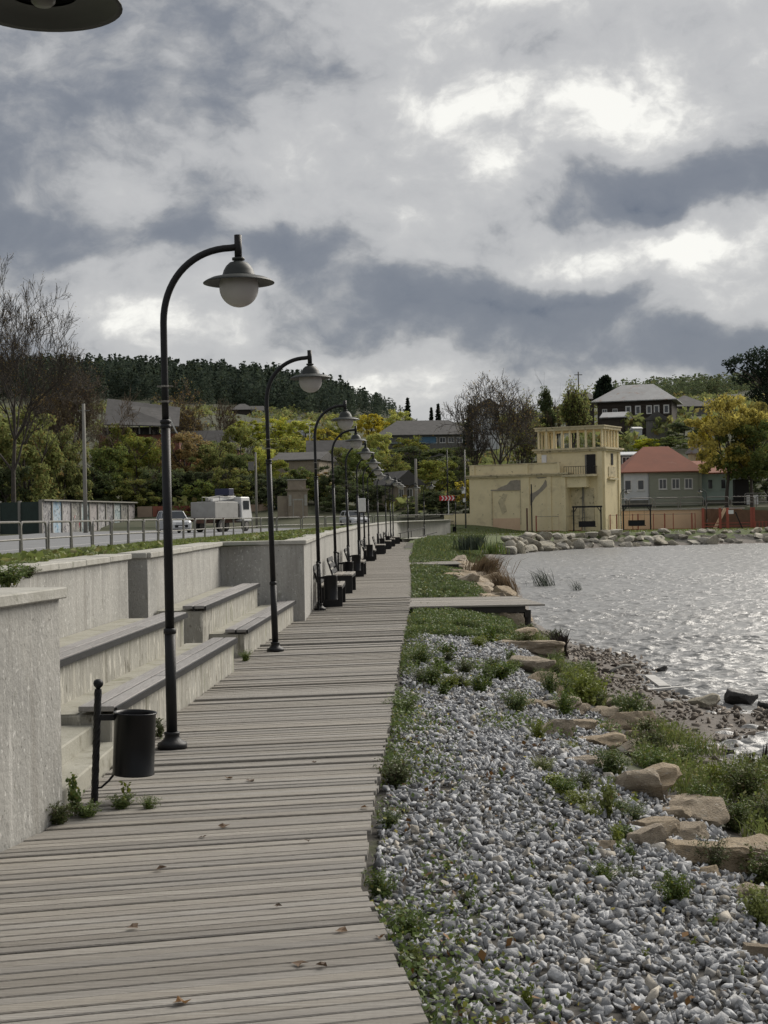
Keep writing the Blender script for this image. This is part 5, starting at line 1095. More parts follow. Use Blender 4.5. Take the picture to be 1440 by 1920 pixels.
# ------------------------------------------------------------------ trees
LT, BT = leaf_tree, bare_tree
TREES = [
 (45,762,150,190,'leaf_olive','big olive green tree at the left edge above the mesh fence','round',0),(120,800,158,120,'leaf_olive','olive tree behind the left end of the graffiti wall','round',1),
 (10,860,146,120,'leaf_dark','dark low tree at the left edge beside the mesh fence','bush',0),(205,838,172,115,'leaf_green','green tree right of the tall concrete pole','round',2),(262,818,178,110,'leaf_olive','olive tree in front of the brick ruin','round',3),
 (165,870,168,100,'leaf_dark','dark tree behind the tall concrete pole','bush',1),(345,808,182,135,'leaf_brown','rusty brown tree behind the first lamp post','round',1),(410,822,180,115,'leaf_olive','olive tree above the truck','round',0),
 (300,872,174,110,'leaf_green','low green tree behind the red wall','bush',2),(385,880,175,110,'leaf_dark','dark bushy tree directly behind the truck','bush',3),(455,850,178,100,'leaf_green','green tree left of the grey pole with the box','round',2),(440,900,173,50,'leaf_yellow','small golden bush behind the truck cab','bush',0),
 (515,862,178,90,'leaf_olive','olive tree behind the second lamp post and gatepost','round',3),(590,880,180,90,'leaf_brown','brownish tree right of the gatepost','bush',1),(625,868,170,90,'leaf_dark','dark tree between the third and fourth lamp posts','round',0),
 (680,842,176,110,'leaf_green','green tree behind the fifth lamp post','round',2),(650,905,165,90,'leaf_dark','low dark bush behind the white cabinet','bush',2),(735,850,180,100,'leaf_olive','olive tree behind the eighth lamp post','round',1),(700,905,166,80,'leaf_dark','dark low bush left of the ruined cottage','bush',0),
 (820,862,172,110,'leaf_olive','olive tree behind the chevron sign','round',3),(865,850,180,95,'leaf_green','green tree left of the yellow building','round',0),(880,890,160,60,'leaf_yellow','small golden tree at the left corner of the yellow building','bush',1),(830,915,158,130,'leaf_dark','dark hedge like bush behind the chevron sign','bush',3),
 (770,832,215,120,'leaf_dark','dark tree below the long slate roofed house','bush',2),(850,835,215,120,'leaf_green','green tree below the right end of the long house','bush',0),
 (470,785,268,75,'leaf_lime','yellow green tree left of the second lamp post','round',0),(520,782,272,95,'leaf_lime','bright yellow green tree behind the second lamp arm','round',1),(575,788,262,90,'leaf_lime','yellow green tree right of the second lamp post','round',2),(540,812,240,100,'leaf_lime','low yellow green tree above the grey roof','bush',1),
 (640,776,290,80,'leaf_lime','sunlit yellow green tree behind the third lamp head','round',3),(700,772,300,75,'leaf_yellow','sunlit golden tree left of the long slate roof','round',0),(750,768,305,70,'leaf_lime','sunlit yellow tree at the foot of the wooded hill','round',1),(610,800,250,70,'leaf_yellow','golden tree behind the third lamp arm','bush',2),
 (1028,728,190,70,'leaf_dark','dark green tree right of the big bare tree','column',1),(1000,765,185,70,'leaf_dark','dark tree behind the columned tower','round',2),(1215,820,178,60,'leaf_lime','low yellow green bush below the log house','bush',3),(1250,815,180,110,'leaf_green','green bush above the red roof','bush',1),
 (1285,788,188,70,'leaf_dark','dark bush right of the log house','bush',0),(1190,845,172,50,'leaf_dark','dark bush behind the right side of the tower','bush',2),(1340,790,190,80,'leaf_green','green tree behind the golden tree','round',3),
 (232,796,196,95,'leaf_olive','olive tree over the left end of the brick ruin','round',1),(300,812,198,80,'leaf_green','green tree against the front of the brick ruin','round',0),(455,798,205,90,'leaf_olive','olive tree right of the grey gabled roof','round',2),(395,826,196,80,'leaf_green','green tree below the grey gabled roof','round',3),
 (500,838,192,80,'leaf_lime','yellow green tree between the two nearest lamp arms','round',1),(60,838,160,120,'leaf_green','green tree in front of the big olive tree','round',2),(560,850,196,80,'leaf_olive','olive tree in front of the low grey roof','round',0),(640,838,198,70,'leaf_olive','olive tree in front of the slate roof with the green gable','round',3),(770,818,222,90,'leaf_olive','olive tree under the middle of the long house','round',1),(715,812,235,80,'leaf_lime','yellow green tree under the left end of the long house','round',2),(100,740,196,110,'leaf_brown','rusty tree between the bare trees on the left','round',3),
 (1364,746,139.5,158,'leaf_yellow','golden autumn tree over the right end of the red roof','high',2),(1410,790,138.5,150,'leaf_green','dark green tree at the right edge below the golden tree','high',1),(1330,770,156,60,'leaf_yellow','smaller golden tree at the left flank of the golden tree','round',0),(1425,752,160,60,'leaf_yellow','golden tree at the right edge under the pine','round',3),(1440,880,146,110,'leaf_dark','dark bush at the right edge beside the kiosk','bush',2),
]
for (px, top, Y, w, m_, lb, sh, k) in TREES: LT(px, top, Y, w, m_, lb, sh, k)
BT(28,492,140,300,'tall bare tree with dark branches at the left edge',3,'twig',5,(9,7,5,4,4),.011,leaves=('leaf_brown',1,.25,.05))
BT(-70,560,150,220,'bare tree cut by the left edge behind the tall one',8,'twig',4,(9,6,5,3))
BT(150,682,185,190,'brown twiggy tree without leaves left of the brick ruin',5,'twig_brown',5,(8,5,4,4,3),.014,spread=.85,stems=2)
BT(85,690,182,150,'bare brown tree behind the big olive tree',15,'twig_brown',4,(9,6,5,4),.014,spread=.85)
BT(215,715,195,110,'smaller brown bare tree before the brick ruin',16,'twig_brown',4,(8,6,5,4),.014,spread=.8)
BT(358,706,225,130,'brown bare tree right of the first lamp post',9,'twig_brown',5,(7,5,4,4,3),.013,spread=.8,stems=2,leaves=('leaf_brown',1,.2,.10))
BT(415,742,230,90,'thin bare tree below the forest between the lamps',21,'twig_brown',4,(8,6,5,3),.013,spread=.7)
BT(935,686,152,185,'large bare grey tree left of the columned tower',12,'twig',5,(9,6,5,4,3),.015,spread=.8,lenf=.62,stems=1,trunk=.22,leaves=('leaf_brown',1,.2,.06))
BT(888,735,158,90,'bare grey tree at the left of the large bare tree',23,'twig',4,(8,6,5,4),.015,spread=.7)
BT(975,740,160,90,'bare brownish tree behind the wing of the yellow building',24,'twig_brown',4,(9,6,5,4),.015,spread=.7,leaves=('leaf_olive',2,.3,.12))
BT(1076,712,186,62,'pale birch like tree with sparse olive leaves behind the tower',31,'twig',4,(10,6,5,3),.014,spread=.55,stems=2,leaves=('leaf_olive',3,.3,.14))
BT(1050,745,190,60,'bare tree between the dark tree and the birch',33,'twig_brown',4,(8,6,4,3),.013,spread=.6)

for i in range(15):
    leaf_tree(-10+i*44, 882+12*math.sin(i*2.3), 169+(i % 3)*2.5, 85, ['leaf_dark','leaf_green','leaf_olive','leaf_dark'][i % 4], 'dark bush in the row behind the roadside walls', 'bush', i, name='bush', cat='bush', group='bushes behind the roadside walls')
def conifer_arrays(P, H, W, per=110, leaf=.042, pine=None):     # boughs spread through spruce (0) to pine (1) shaped crowns
    n = len(P); pine = np.zeros(n) if pine is None else pine; rp = lambda v: np.repeat(v, per)
    u = RNG.random(n*per)**.85; pn = rp(pine); prof = (1-u)**.85*(1-pn)+pn*np.sqrt(np.clip(1-((u-.55)/.47)**2, .02, 1)); zf = .06+.94*u*(1-pn)+pn*(.22+.76*u-.06)
    zf = np.where(pn > 0, (.06+.94*u)*(1-pn)+pn*(.22+.76*u), .06+.94*u); lay = np.round(zf*9)/9; zf = zf*.6+lay*.4
    a = RNG.uniform(0, 2*PI, n*per); r = rp(W)*.5*prof*RNG.random(n*per)**.45*(1+.35*np.sin(a*3+rp(RNG.uniform(0,6,n))))
    Q = np.stack([rp(P[:, 0])+r*np.cos(a), rp(P[:, 1])+r*np.sin(a), rp(P[:, 2])+zf*rp(H)-r*.18], 1)
    return leaf_quads(Q, rp(H)*leaf*RNG.uniform(.6,1.4,n*per), 1.0, .6)
def build_forest():
    P, Hh = [], []
    y_top = lambda px: np.interp(px, [-400,100,200,300,400,480,560,650,720,760,790,830], [655,655,652,660,672,680,692,716,742,765,785,800])
    y_bot = lambda px: np.interp(px, [-400,250,400,500,600,700,760,830], [745,748,757,770,778,790,800,806])
    n = 6200; px = RNG.uniform(-350, 835, n); Y = 445+260*RNG.random(n)**.8; X = Y*(px-720)/FPX; Z = HT(X, Y)
    f = (Y-445)/260; H = np.clip(RNG.lognormal(math.log(9.5), .26, n), 5, 15)*np.interp(px, [-400,600,760,830], [1,1,.9,.6]); v = Z+H-EYE; ytop = 967-FPX*v/Y-.018*(px-720)
    ybase = 967-FPX*(Z-EYE)/Y-.018*(px-720)
    k = (ybase < y_bot(px)+RNG.normal(0,4,n)) & (ytop > y_top(px)+6-20*vnoise(px, Y*.03, .09, 3)*RNG.random(n)**.7-10*RNG.random(n)**4); X, Y, Z, H = X[k], Y[k], Z[k], H[k]
    V, F = conifer_arrays(np.stack([X,Y,Z-.5],1), H, np.minimum(H*RNG.uniform(.40,.62,len(X)), 6), 90, .05, np.clip(RNG.normal(.35,.4,len(X)),0,1)); print('forest trees', len(X))
    link('forest', np_mesh('forest', V, F), 'forest', None, kind='stuff', label='dense dark conifer forest covering the hill')
    # wooded ridge on the right
    n = 900; px = RNG.uniform(1120, 1700, n); Y = RNG.uniform(430, 560, n); X = Y*(px-720)/FPX; Z = HT(X, Y); H = RNG.uniform(4, 8.5, n)
    V, F = conifer_arrays(np.stack([X,Y,Z-.5],1), H, H*RNG.uniform(.6,1.,n), 60, .06, np.clip(RNG.normal(.7,.3,n),0,1))
    link('ridge_wood', np_mesh('ridge_wood', V, F), 'leaf_dark', None, kind='stuff', label='distant wood along the ridge on the right')
    # hillside scrub
    n = 620; Y = RNG.uniform(165, 470, n); px = RNG.uniform(-150, 1500, n); X = Y*(px-720)/FPX; Z = HT(X, Y); Pq = []; S = []
    for x, y, z in zip(X, Y, Z):
        k = 60; w = random.uniform(1.2, 3.2); d = RNG.normal(size=(k,3)); d /= np.linalg.norm(d, axis=1)[:, None]; d[:, 2] = np.abs(d[:, 2])*.9; Pq.append(np.array([x,y,z-.2])+d*w*RNG.uniform(.5,1,(k,1))); S.append(np.full(k, w*.2))
    V, F = leaf_quads(np.concatenate(Pq), np.concatenate(S)); link('scrub', np_mesh('scrub', V, F), 'leaf_olive', None, kind='stuff', label='olive scrub dotted over the hillside')
build_forest()
def conifer(px, top, Y, wpx, label, tiers=9, arms=11, m_='needle', base=None):
    x = AT(px, 960, Y).x; z0 = HZ(x, Y) if base is None else base; H = AT(px, top, Y).z-z0; W = wpx*Y/FPX; t = thing('conifer', label, 'tree', (x, Y, z0-.2))
    V, F = conifer_arrays(np.zeros((1,3)), np.array([H]), np.array([W*1.3]), 900, .05)
    link('crown', np_mesh('crown', V, F), m_, t); MB().tube([(0,0,0),(0,0,H*.7)], [H*.02,H*.008], 6).build('trunk', 'bark', t)
for (px, top, Y, w, lb) in [(768,746,420,14,'lone tall conifer at the right end of the wooded hill'),(812,764,400,11,'left of a pair of small conifers on the skyline'),(825,757,400,13,'right of a pair of small conifers on the skyline'),(885,758,240,26,'conifer behind the left part of the large bare tree')]: conifer(px, top, Y, w, lb)
def cloud_tree(name, label, px, Y, blobs, trunk_px, m_, leaf, n, base=None):  # crown given as clumps of needles
    x0 = AT(trunk_px[0], 960, Y).x; z0 = HZ(x0, Y) if base is None else base; t = thing(name, label, 'tree', (x0, Y, z0)); P = []; lim = []
    for (bx, by, rx, ry) in blobs:
        c = AT(bx, by, Y); R = rx*Y/FPX; Rz = ry*Y/FPX; k = int(n*rx*ry/900.); d = RNG.normal(size=(k,3)); d /= np.linalg.norm(d, axis=1)[:, None]; off = random.uniform(-1,1)*R*.6
        P.append(np.array([c.x-x0, off, c.z-z0])+d*np.array([R,R,Rz])*RNG.random((k,1))**.4)
        hb = max(.3, (c.z-z0)*.75); lim.append(((0,0,hb), (c.x-x0, off, c.z-z0)))
    P = np.concatenate(P); link('crown', np_mesh('crown', *leaf_quads(P, leaf*RNG.uniform(.6,1.4,len(P)), 0, .45)), m_, t)
    ht = AT(trunk_px[0], trunk_px[1], Y).z-z0; mb = MB().tube([(0,0,-.3),(.1,0,ht*.5),(0,0,ht)], [.35,.26,.1], 7)
    for a, b in lim: mb.tube([a, ((a[0]+b[0])/2,(a[1]+b[1])/2,(a[2]+b[2])/2+.3), b], [.12,.08,.03], 5)
    mb.build('trunk', 'bark', t)
cloud_tree('pine_tree', 'dark pine with spreading tufted branches at the top right', 1425, 165, [(1432,668,34,20),(1395,672,28,10),(1366,682,16,9),(1372,695,10,6),(1425,700,38,16),(1395,712,22,10),(1440,730,36,18),(1415,742,18,10),(1450,700,30,40),(1402,690,16,9),(1445,760,30,20),(1460,655,20,18)], (1442,660), 'needle', .22, 620)
cloud_tree('cedar_tree', 'dense dark egg shaped conifer on the hill left of the log house', 1135, 225, [(1135,738,18,20),(1133,722,15,14),(1136,712,10,9),(1125,742,12,12),(1147,740,12,14),(1135,752,17,12)], (1135,712), 'needle', .34, 2600)

# ------------------------------------------------------------------ grass and weeds
def build_grass():
    n = 95000; Y = 7.5+60*RNG.random(n)**1.7; wx = np.interp(Y, [7.5,8.9,9.0,14.2,17.5,18,25,25.4,36,52,68,84], [-2.35,-2.25,-3.5,-3.45,-3.28,-3.15,-3.05,-1.65,-1.75,-1.45,-1.2,-.4])
    rx = np.interp(Y, [7,48,67,90], [-12.4,-12.0,-11.1,-10.]); u = RNG.random(n)**1.3; X = wx+(rx-wx)*u; t = (wx-X)/(wx-rx); Z = 1.34-.6*t**1.1
    lush = vnoise(X, Y, .5, 12); h = RNG.uniform(.03,.095,n)*(.6+.9*lush)*np.interp(Y,[7,15,60],[.8,1,1.25]); V, F = blades(np.stack([X,Y,Z-.02],1), h, .0045*np.interp(Y,[7,20,60],[1,1.6,3.4]), RNG.uniform(.1,.8,n))
    link('grass', np_mesh('grass', V, F), 'grass', None, kind='stuff', label='short green grass on the bank above the wall')
    # broad leaved ground cover along the top of the bank
    n = 9000; Y = RNG.uniform(13, 45, n); wx = np.interp(Y, [13,25,25.4,45], [-3.5,-3.1,-1.7,-1.5]); X = wx-RNG.random(n)**1.5*2.6; k = vnoise(X, Y, .8, 21) > .55; X, Y = X[k], Y[k]; n = len(X); t = (np.interp(Y,[13,25,25.4,45],[-3.5,-3.1,-1.7,-1.5])-X)/9
    P = np.stack([X,Y,1.34-.6*np.maximum(t,0)**1.1+RNG.uniform(.0,.14,n)],1); V, F = leaf_quads(P, RNG.uniform(.02,.06,n), 1.5, .8); link('clover', np_mesh('clover', V, F), 'grass', None, kind='stuff', label='broad leaved clover patches on the grass bank')
    # shore ground cover
    parts = []; 
    x, y, d = scatter(4.5, 30, .01, .6, 4200); k = RNG.random(len(x)) < np.exp(-d*5)*(.03+1.0*(vnoise(x, y, 1.4, 31) > .5)); x, y = x[k], y[k]; n = len(x)
    V1 = leaf_quads(np.stack([x,y,shore_z(x,y)+RNG.uniform(0,.15,n)],1), RNG.uniform(.007,.019,n), 1.0, .7)
    x, y, d = scatter(23.5, 29.0, .1, 2.0, 2600); k = (vnoise(x,y,1.5,33) > .22); x, y = x[k], y[k]; n = len(x); V2 = blades(np.stack([x,y,shore_z(x,y)],1), RNG.uniform(.05,.16,n), .006, RNG.uniform(.1,.8,n)); V2b = leaf_quads(np.stack([x,y,shore_z(x,y)+RNG.uniform(0,.14,n)],1), RNG.uniform(.012,.03,n), 1.0)
    x, y, d = scatter(32.0, 66, .05, 1.9, 620); k = (vnoise(x,y,.8,4) < .62); x, y = x[k], y[k]; n = len(x); V3 = blades(np.stack([x,y,shore_z(x,y)],1), RNG.uniform(.08,.26,n), .012, RNG.uniform(.1,.8,n)); V3b = leaf_quads(np.stack([x,y,shore_z(x,y)+RNG.uniform(0,.2,n)],1), RNG.uniform(.02,.05,n), .8)
    x, y, d = scatter(66, 104, .1, 4.0, 90); n = len(x); V4 = blades(np.stack([x,y,shore_z(x,y)],1), RNG.uniform(.07,.24,n), .025, RNG.uniform(.1,.6,n))
    x, y, d = scatter(13, 24, .8, 2.3, 700); k = (vnoise(x,y,.8,4) < .30); x, y = x[k], y[k]; n = len(x); V5 = leaf_quads(np.stack([x,y,shore_z(x,y)+RNG.uniform(.02,.14,n)],1), RNG.uniform(.010,.024,n), .8)
    x, y, d = scatter(8.5, 26, 1.7, 4.6, 1500); z = shore_z(x, y); lim = np.interp(y, [8.5,10,13,15,17,20,26], [4.6,4.6,4.2,3.4,2.9,2.6,2.4]); k = (d < lim) & (d > np.interp(y,[8.5,12,26],[2.35,2.1,1.9])+.5*vnoise(x,y,1.5,41)) & (vnoise(x,y,1.3,44) > .5) & (RNG.random(len(x)) < .6) & (z > -.79); x, y, z = x[k], y[k], z[k]; n = len(x)
    V6 = merge([leaf_quads(np.stack([x,y,z+RNG.uniform(0,.22,n)],1), RNG.uniform(.010,.026,n), .6), blades(np.stack([x,y,z],1), RNG.uniform(.08,.30,n), .005, RNG.uniform(.1,.8,n))])
    for nm, pts, m_, lb in (('edge_weeds',[V1],'weed','low weeds creeping along the boardwalk edge'),('shore_grass',[V2,V2b],'weed','dense green grass patch before the nearest jetty'),('rough_grass',[V3,V3b,V4],'weed','rough grass along the farther shore'),('gravel_weeds',[V5],'weed','patches of small weeds over the gravel'), ('shore_thicket',[V6],'grass','tangled low weeds along the shore rocks')): link(nm, np_mesh(nm, *merge(pts)), m_, None, kind='stuff', label=lb)
    x, y, d = scatter(5, 20, .1, 1.9, 3.2); n = len(x); V, F = leaf_quads(np.stack([x,y,shore_z(x,y)+.06],1), RNG.uniform(.010,.022,n), 1.4, .7); link('yellow_leaf_litter', np_mesh('yellow_leaf_litter', V, F), 'leaf_yellow', None, kind='stuff', label='small yellow leaves scattered over the gravel')
    # lawn by the yellow building
    n = 9000; X = RNG.uniform(5, 45, n); Y = RNG.uniform(108, 121, n); Z = shore_z(X, Y); k = Z > .14; X, Y, Z = X[k], Y[k], Z[k]; V, F = blades(np.stack([X,Y,Z],1), RNG.uniform(.05,.16,len(X)), .03, RNG.uniform(.1,.6,len(X))); link('lawn_grass', np_mesh('lawn_grass', V, F), 'grass', None, kind='stuff', label='grass on the lawn in front of the yellow building')
    # dead leaves caught in the gravel
    x, y, d = scatter(4.5, 14, .05, 2.0, 22); k = RNG.random(len(x)) < np.where(d < .5, .9, .25); x, y = x[k], y[k]; n = len(x); V, F = leaf_quads(np.stack([x,y,shore_z(x,y)+.055],1), RNG.uniform(.012,.03,n), 1.2, .7); link('leaf_litter', np_mesh('leaf_litter', V, F), 'dead_leaf', None, kind='stuff', label='brown dead leaves caught in the gravel')
build_grass()

def weed_mesh(seed, stems=9, per=16, leaf=.05, spread=.3, h=1.):
    r = np.random.default_rng(seed); segs = []; P = []; S = []
    for s in range(stems):
        a = r.uniform(0, 2*PI); ln = r.uniform(.05, spread); hh = h*r.uniform(.55,1.); b = np.array([r.normal(0,.06), r.normal(0,.06), 0]); tip = b+np.array([math.cos(a)*ln, math.sin(a)*ln, hh]); mid = (b+tip)/2+np.array([math.cos(a)*ln*-.15, math.sin(a)*ln*-.15, .05])
        segs += [(*b,*mid,.009,.007),(*mid,*tip,.007,.003)]
        for k in range(per):
            f = r.uniform(.15,1.)**.8; q = b+(mid-b)*min(1,f*2) if f < .5 else mid+(tip-mid)*(f-.5)*2; P.append(q+r.normal(0,.05,3)*np.array([1,1,.5])); S.append(leaf*r.uniform(.6,1.35)*(1.15-.5*f))
    global RNG; old = RNG; RNG = r; L_ = leaf_quads(np.array(P), np.array(S), .9, .55); RNG = old
    return np_mesh('weed', *merge([tubes(np.array(segs), 3), L_]))
WEEDS = {'leafy': [weed_mesh(i, 10, 30, .085, .34) for i in range(4)], 'bushy': [weed_mesh(20+i, 34, 40, .052, .55) for i in range(4)], 'fine': [weed_mesh(40+i, 44, 30, .036, .5) for i in range(3)], 'sprig': [weed_mesh(60+i, 3, 9, .15, .22) for i in range(4)]}
def plant(px, py, hpx, kind, m_, label, group=None, z=None, wf=1., name='weed', cat='plant'):
    p = G(px, py, -.3 if z is None else z)
    if z is None:
        for _ in range(4): p = G(px, py, SZ(p.x, p.y))
    h = hpx*p.y/FPX; me = random.choice(WEEDS[kind]); o = bpy.data.objects.new(name, with_mat(me, m_)); C.objects.link(o); o.location = (p.x, p.y, p.z-.02); o.rotation_euler = (0,0,random.uniform(0,6)); o.scale = (h*wf, h*wf, h)
    o['label'] = label; o['category'] = cat
    if group: o['group'] = group
    return o
for a in [(1095,1330,85,'bushy','weed_yellow','yellow green bush above the pale upright rock',None,None,1.1),(1060,1345,60,'fine','weed','green weeds left under the yellow green bush',None,None,1.2),(1185,1362,75,'bushy','weed','bright green bush standing by the pebble beach',None,None,1.0),
    (1090,1285,40,'fine','weed_yellow','straggly yellow weeds beside the blackened reeds',None,None,1.3),(915,1290,50,'leafy','weed','tall green weed in the middle of the gravel',None,None,.9),(900,1300,40,'bushy','weed','low bushy weed in the gravel below the grass patch',None,None,1.1),
    (970,1340,55,'bushy','weed','weed clump where the gravel meets the rocks',None,None,1.2),(1010,1390,50,'fine','weed_yellow','yellowish weed clump left of the tan boulder',None,None,1.0),(960,1250,40,'leafy','weed','small weed beside the large tan boulder',None,None,1.),
    (1240,1430,60,'fine','weed_dark','dark weed mass at the top of the shore thicket',None,None,1.2),(1290,1450,70,'fine','weed','green weed mass left of the puddle',None,None,1.2),(1340,1490,75,'fine','weed_yellow','dark weed mass below the puddle',None,None,1.2),(1400,1510,95,'fine','weed_dark','brown green weed thicket at the right edge',None,None,1.4),
    (1310,1530,80,'fine','weed','grassy weed clump right of the reddish boulder',None,None,1.2),(1380,1560,60,'fine','weed_dark','dark weeds above the large tan slab',None,None,1.3),(1435,1560,80,'fine','weed_dark','dark weed cut by the right edge above the tan rock',None,None,1.2),(1215,1440,50,'fine','weed','grass like weed above the reddish boulder',None,None,1.6),
    (1140,1540,95,'leafy','weed_yellow','tall yellow green stalks left of the reddish boulder',None,None,.6),(1060,1500,55,'bushy','weed','leafy weed clump in the gravel left of the reddish boulder',None,None,1.1),(1095,1480,45,'fine','weed_dark','dark weeds under the low pale rock',None,None,1.4),(1185,1540,45,'fine','weed','green weeds in front of the reddish boulder',None,None,1.6),
    (1265,1700,75,'bushy','weed','leafy weed clump in front of the large tan slab',None,None,1.1),(1130,1655,45,'bushy','weed','low leafy weed left of the large tan slab',None,None,1.5),(1425,1740,90,'bushy','weed_yellow','yellow green weed cut by the right edge below the rocks',None,None,1.0),(1180,1650,35,'fine','weed_dark','brownish low weeds in the gravel near the blocky rock',None,None,2.0),
    (745,1480,70,'bushy','weed_dark','dark broad leaved plant at the boardwalk edge',None,None,1.2),(760,1345,50,'bushy','weed','green weed clump at the boardwalk edge by the gravel',None,None,1.6),(730,1560,55,'fine','weed','grassy weeds at the boardwalk edge',None,None,1.4),(715,1690,70,'bushy','weed','green weeds at the corner where the boardwalk edge turns',None,None,1.0),
    (765,1770,80,'bushy','weed','leafy weeds along the flaring boardwalk edge',None,None,1.0),(785,1830,70,'leafy','weed_yellow','yellowish weed beside dead leaves at the boardwalk edge',None,None,1.0),(790,1250,50,'fine','weed','grassy clump at the boardwalk edge before the grass patch',None,None,1.5),
    (870,1700,45,'leafy','weed_dark','dark leaved weed near the dead leaves in the gravel',None,None,1.3)]: plant(*a)
rw = random.Random(12)
for i in range(34):
    px, py = (rw.uniform(770,960), rw.uniform(1195,1340)) if i < 20 else (rw.uniform(980,1220), rw.uniform(1390,1600)); plant(px, py, rw.uniform(18,42), rw.choice(['bushy','fine','leafy']), rw.choice(['weed','weed','weed_yellow','weed_dark']), 'low weed tuft scattered over the upper gravel' if i < 20 else 'low weed tuft between the gravel and the shore rocks', 'weed tufts over the upper gravel' if i < 20 else 'weed tufts along the lower gravel edge', wf=rw.uniform(1.2,1.9))
sprigs = [(985,1900,70),(1000,1640,40),(1040,1560,40),(1340,1745,50),(890,1670,40),(930,1680,35),(960,1655,35),(1160,1600,45),(1155,1590,60),(840,1640,40),(1030,1680,30),(1190,1520,50),(1330,1540,50),(1250,1660,40),(1000,1780,35),(1300,1780,40),(820,1560,35),(940,1460,30),(1080,1700,35),(845,1720,50),(1210,1800,40),(1390,1840,40),(1110,1610,40),(860,1790,45),(905,1750,40),(1020,1720,35),(1180,1620,50),(1285,1690,45),(930,1850,45),(1120,1830,40)]
for i, (px, py, h) in enumerate(sprigs): plant(px, py, h, random.choice(['sprig','leafy']), random.choice(['weed','weed','weed_yellow']), 'small green sprig growing up through the grey gravel', 'sprigs in the gravel', wf=.7, name='sprig')
for i in range(26):
    y = 8+20*random.random(); x = XR(y)+random.uniform(1.75, 2.9); q = weed = WEEDS[random.choice(['bushy','fine'])]; me = random.choice(q); o = bpy.data.objects.new('weed', with_mat(me, random.choice(['weed','weed_dark','weed']))); C.objects.link(o); s = random.uniform(.18,.34); o.location = (x, y, SZ(x, y)-.02); o.scale = (s*1.2,s*1.2,s); o.rotation_euler = (0,0,random.uniform(0,6)); o['label'] = 'green weed clump growing between the shore rocks'; o['category'] = 'plant'; o['group'] = 'weeds between the shore rocks'
for a in [(112,1545,52,'bushy','weed_dark','dark green weed at the foot of the near wall end',None,0.,1.3),(140,1530,85,'leafy','weed','tall leafy weed against the near wall end',None,0.,.8),(225,1515,36,'bushy','weed','low weed at the foot of the twisted bin post',None,0.,1.7),(240,1510,60,'sprig','weed_yellow','yellowing sprig between the planks near the bin',None,0.,.8),(280,1515,30,'fine','weed','creeping weed between the boardwalk planks',None,0.,1.9),(165,1530,36,'bushy','weed','green weed left of the twisted bin post',None,0.,1.9),
    (300,1385,45,'leafy','weed_dark','weed in the shade behind the first lamp base',None,0.,.9),(370,1205,30,'bushy','weed_dark','green weed in the gap between the tiered seats',None,.0,1.5),(385,1200,26,'bushy','weed','second green weed in the gap between the tiered seats',None,.0,1.3),(250,1158,24,'bushy','weed_dark','weed in the corner of the back wall',None,.55,1.2),(460,1240,26,'fine','weed','weed at the near end of the farther lower seat',None,0.,1.3),
    (12,1098,50,'bushy','weed','green plant hanging over the coping of the near wall',None,1.36,1.9),(52,1080,28,'bushy','weed_dark','dark plant at the end of the near coping',None,1.36,1.9)]: plant(*a)

def tuft(px, py, hpx, wpx, n, m_, label, z, lean, name='reed_clump', wb=.006, az=None, group=None):
    p = G(px, py, z); s = p.y/FPX; W = wpx*s/2; P = RNG.normal(0, 1, (n,3))*np.array([W*.5, W*.5, 0])*.8; h = hpx*s*RNG.uniform(.5,1.05,n)
    V, F = blades(P, h, wb, RNG.uniform(lean*.3, lean*1.2, n), .3, None if az is None else RNG.normal(az, .6, n)); o = link(name, np_mesh(name, V, F), m_, None, label=label, category='reeds', group=group); o.location = (p.x, p.y, p.z-.03); return o
tuft(1053,1232,62,40,60,'burnt_reed','blackened dead reeds standing at the water edge',-.62,.35,wb=.022)
tuft(965,1160,26,20,24,'burnt_reed','small tuft of dark reddish reeds by the jetty leg',-.6,.3,wb=.012)
tuft(1022,1100,46,44,130,'reed','green reeds growing in the open water',-.82,.75,wb=.008,az=PI); tuft(1085,1108,34,34,40,'reed','sparse reeds in the water right of the green reeds',-.82,.9,wb=.007,az=PI)
tuft(905,1075,48,70,420,'dry_grass','brown dried grass clump spilling over the shore rocks',-.35,.9,wb=.012,az=0); tuft(945,1112,55,48,320,'dry_grass','reddish brown dried reeds behind the nearest jetty',-.6,.55,wb=.010,az=PI)
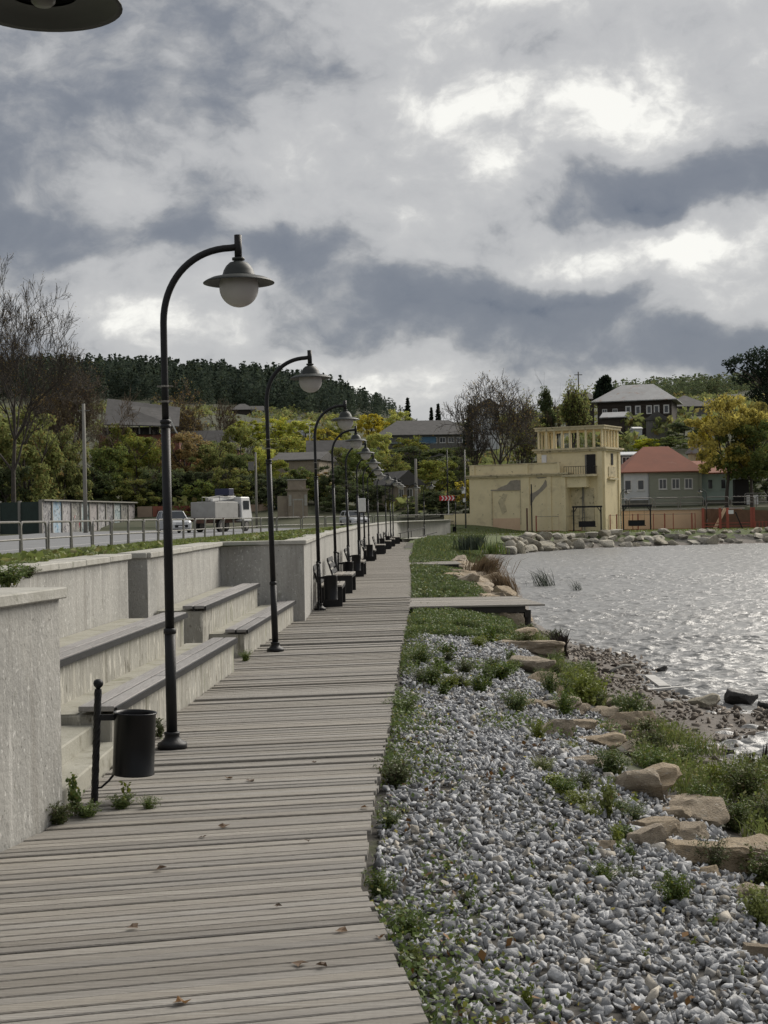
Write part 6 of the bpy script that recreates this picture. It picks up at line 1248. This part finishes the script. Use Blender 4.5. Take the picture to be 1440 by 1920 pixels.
tuft(885,1030,36,80,300,'reed','tall green sedge at the far end of the shore',-.1,.35,wb=.02); tuft(925,1038,30,60,200,'weed','green sedge beside the far mud bank',-.3,.4,wb=.02); tuft(1055,990,45,60,300,'dry_grass','dry brown bush in front of the yellow building',.25,.5,'dry_bush',wb=.03); tuft(1025,992,30,30,120,'dry_grass','small dry bush left of the fence post',.25,.5,'dry_bush',wb=.03)
tuft(1405,1445,50,40,26,'burnt_reed','dark seed spikes standing at the puddle',-.72,.15,wb=.012); tuft(1438,1440,60,30,12,'burnt_reed','dark seed spikes cut by the right edge',-.72,.15,wb=.014)
t = thing('driftwood', 'pale driftwood boards lying at the water edge', 'driftwood'); a, b = G(1208,1296,-.78), G(1292,1288,-.79)
MB().bar((a.x,a.y,-.77), (b.x,b.y,-.785), .09, .03).build('board', 'driftwood', t); a, b = G(1218,1268,-.77), G(1246,1288,-.78); MB().bar((a.x,a.y,-.765), (b.x,b.y,-.775), .16, .03).build('board', 'driftwood', t)
a, b = G(1145,1262,-.74), G(1190,1250,-.76); o = MB().tube([(a.x,a.y,-.72), ((a.x+b.x)/2,(a.y+b.y)/2,-.68), (b.x,b.y,-.74)], [.03,.025,.015], 6).build('branch', 'grey_boards', None, True, label='bare grey branch lying on the mud spit', category='branch')
for i, (px, py) in enumerate([(577,1577),(562,1808),(604,1812),(712,1758),(683,1515),(420,1550),(300,1630),(520,1700),(340,1880),(640,1745),(250,1740),(470,1465),(430,1460),(590,1430),(380,1570)]):
    p = G(px, py, .006); n = 5; mb = MB(); s = random.uniform(.022,.040); a0 = random.uniform(0,6); vs = [(0,0,.004)]
    for k in range(7): a = a0+k*2*PI/7; q = s*(1 if k % 2 else .55); vs.append((q*math.cos(a), q*math.sin(a), random.uniform(.0,.018)))
    mb.add(vs, [(0,k+1,(k+1) % 7+1) for k in range(7)]); o = mb.build('fallen_leaf', 'dead_leaf', None, False, label='small curled dead leaf lying on the boardwalk planks', category='leaf', group='dead leaves on the boardwalk'); o.location = p
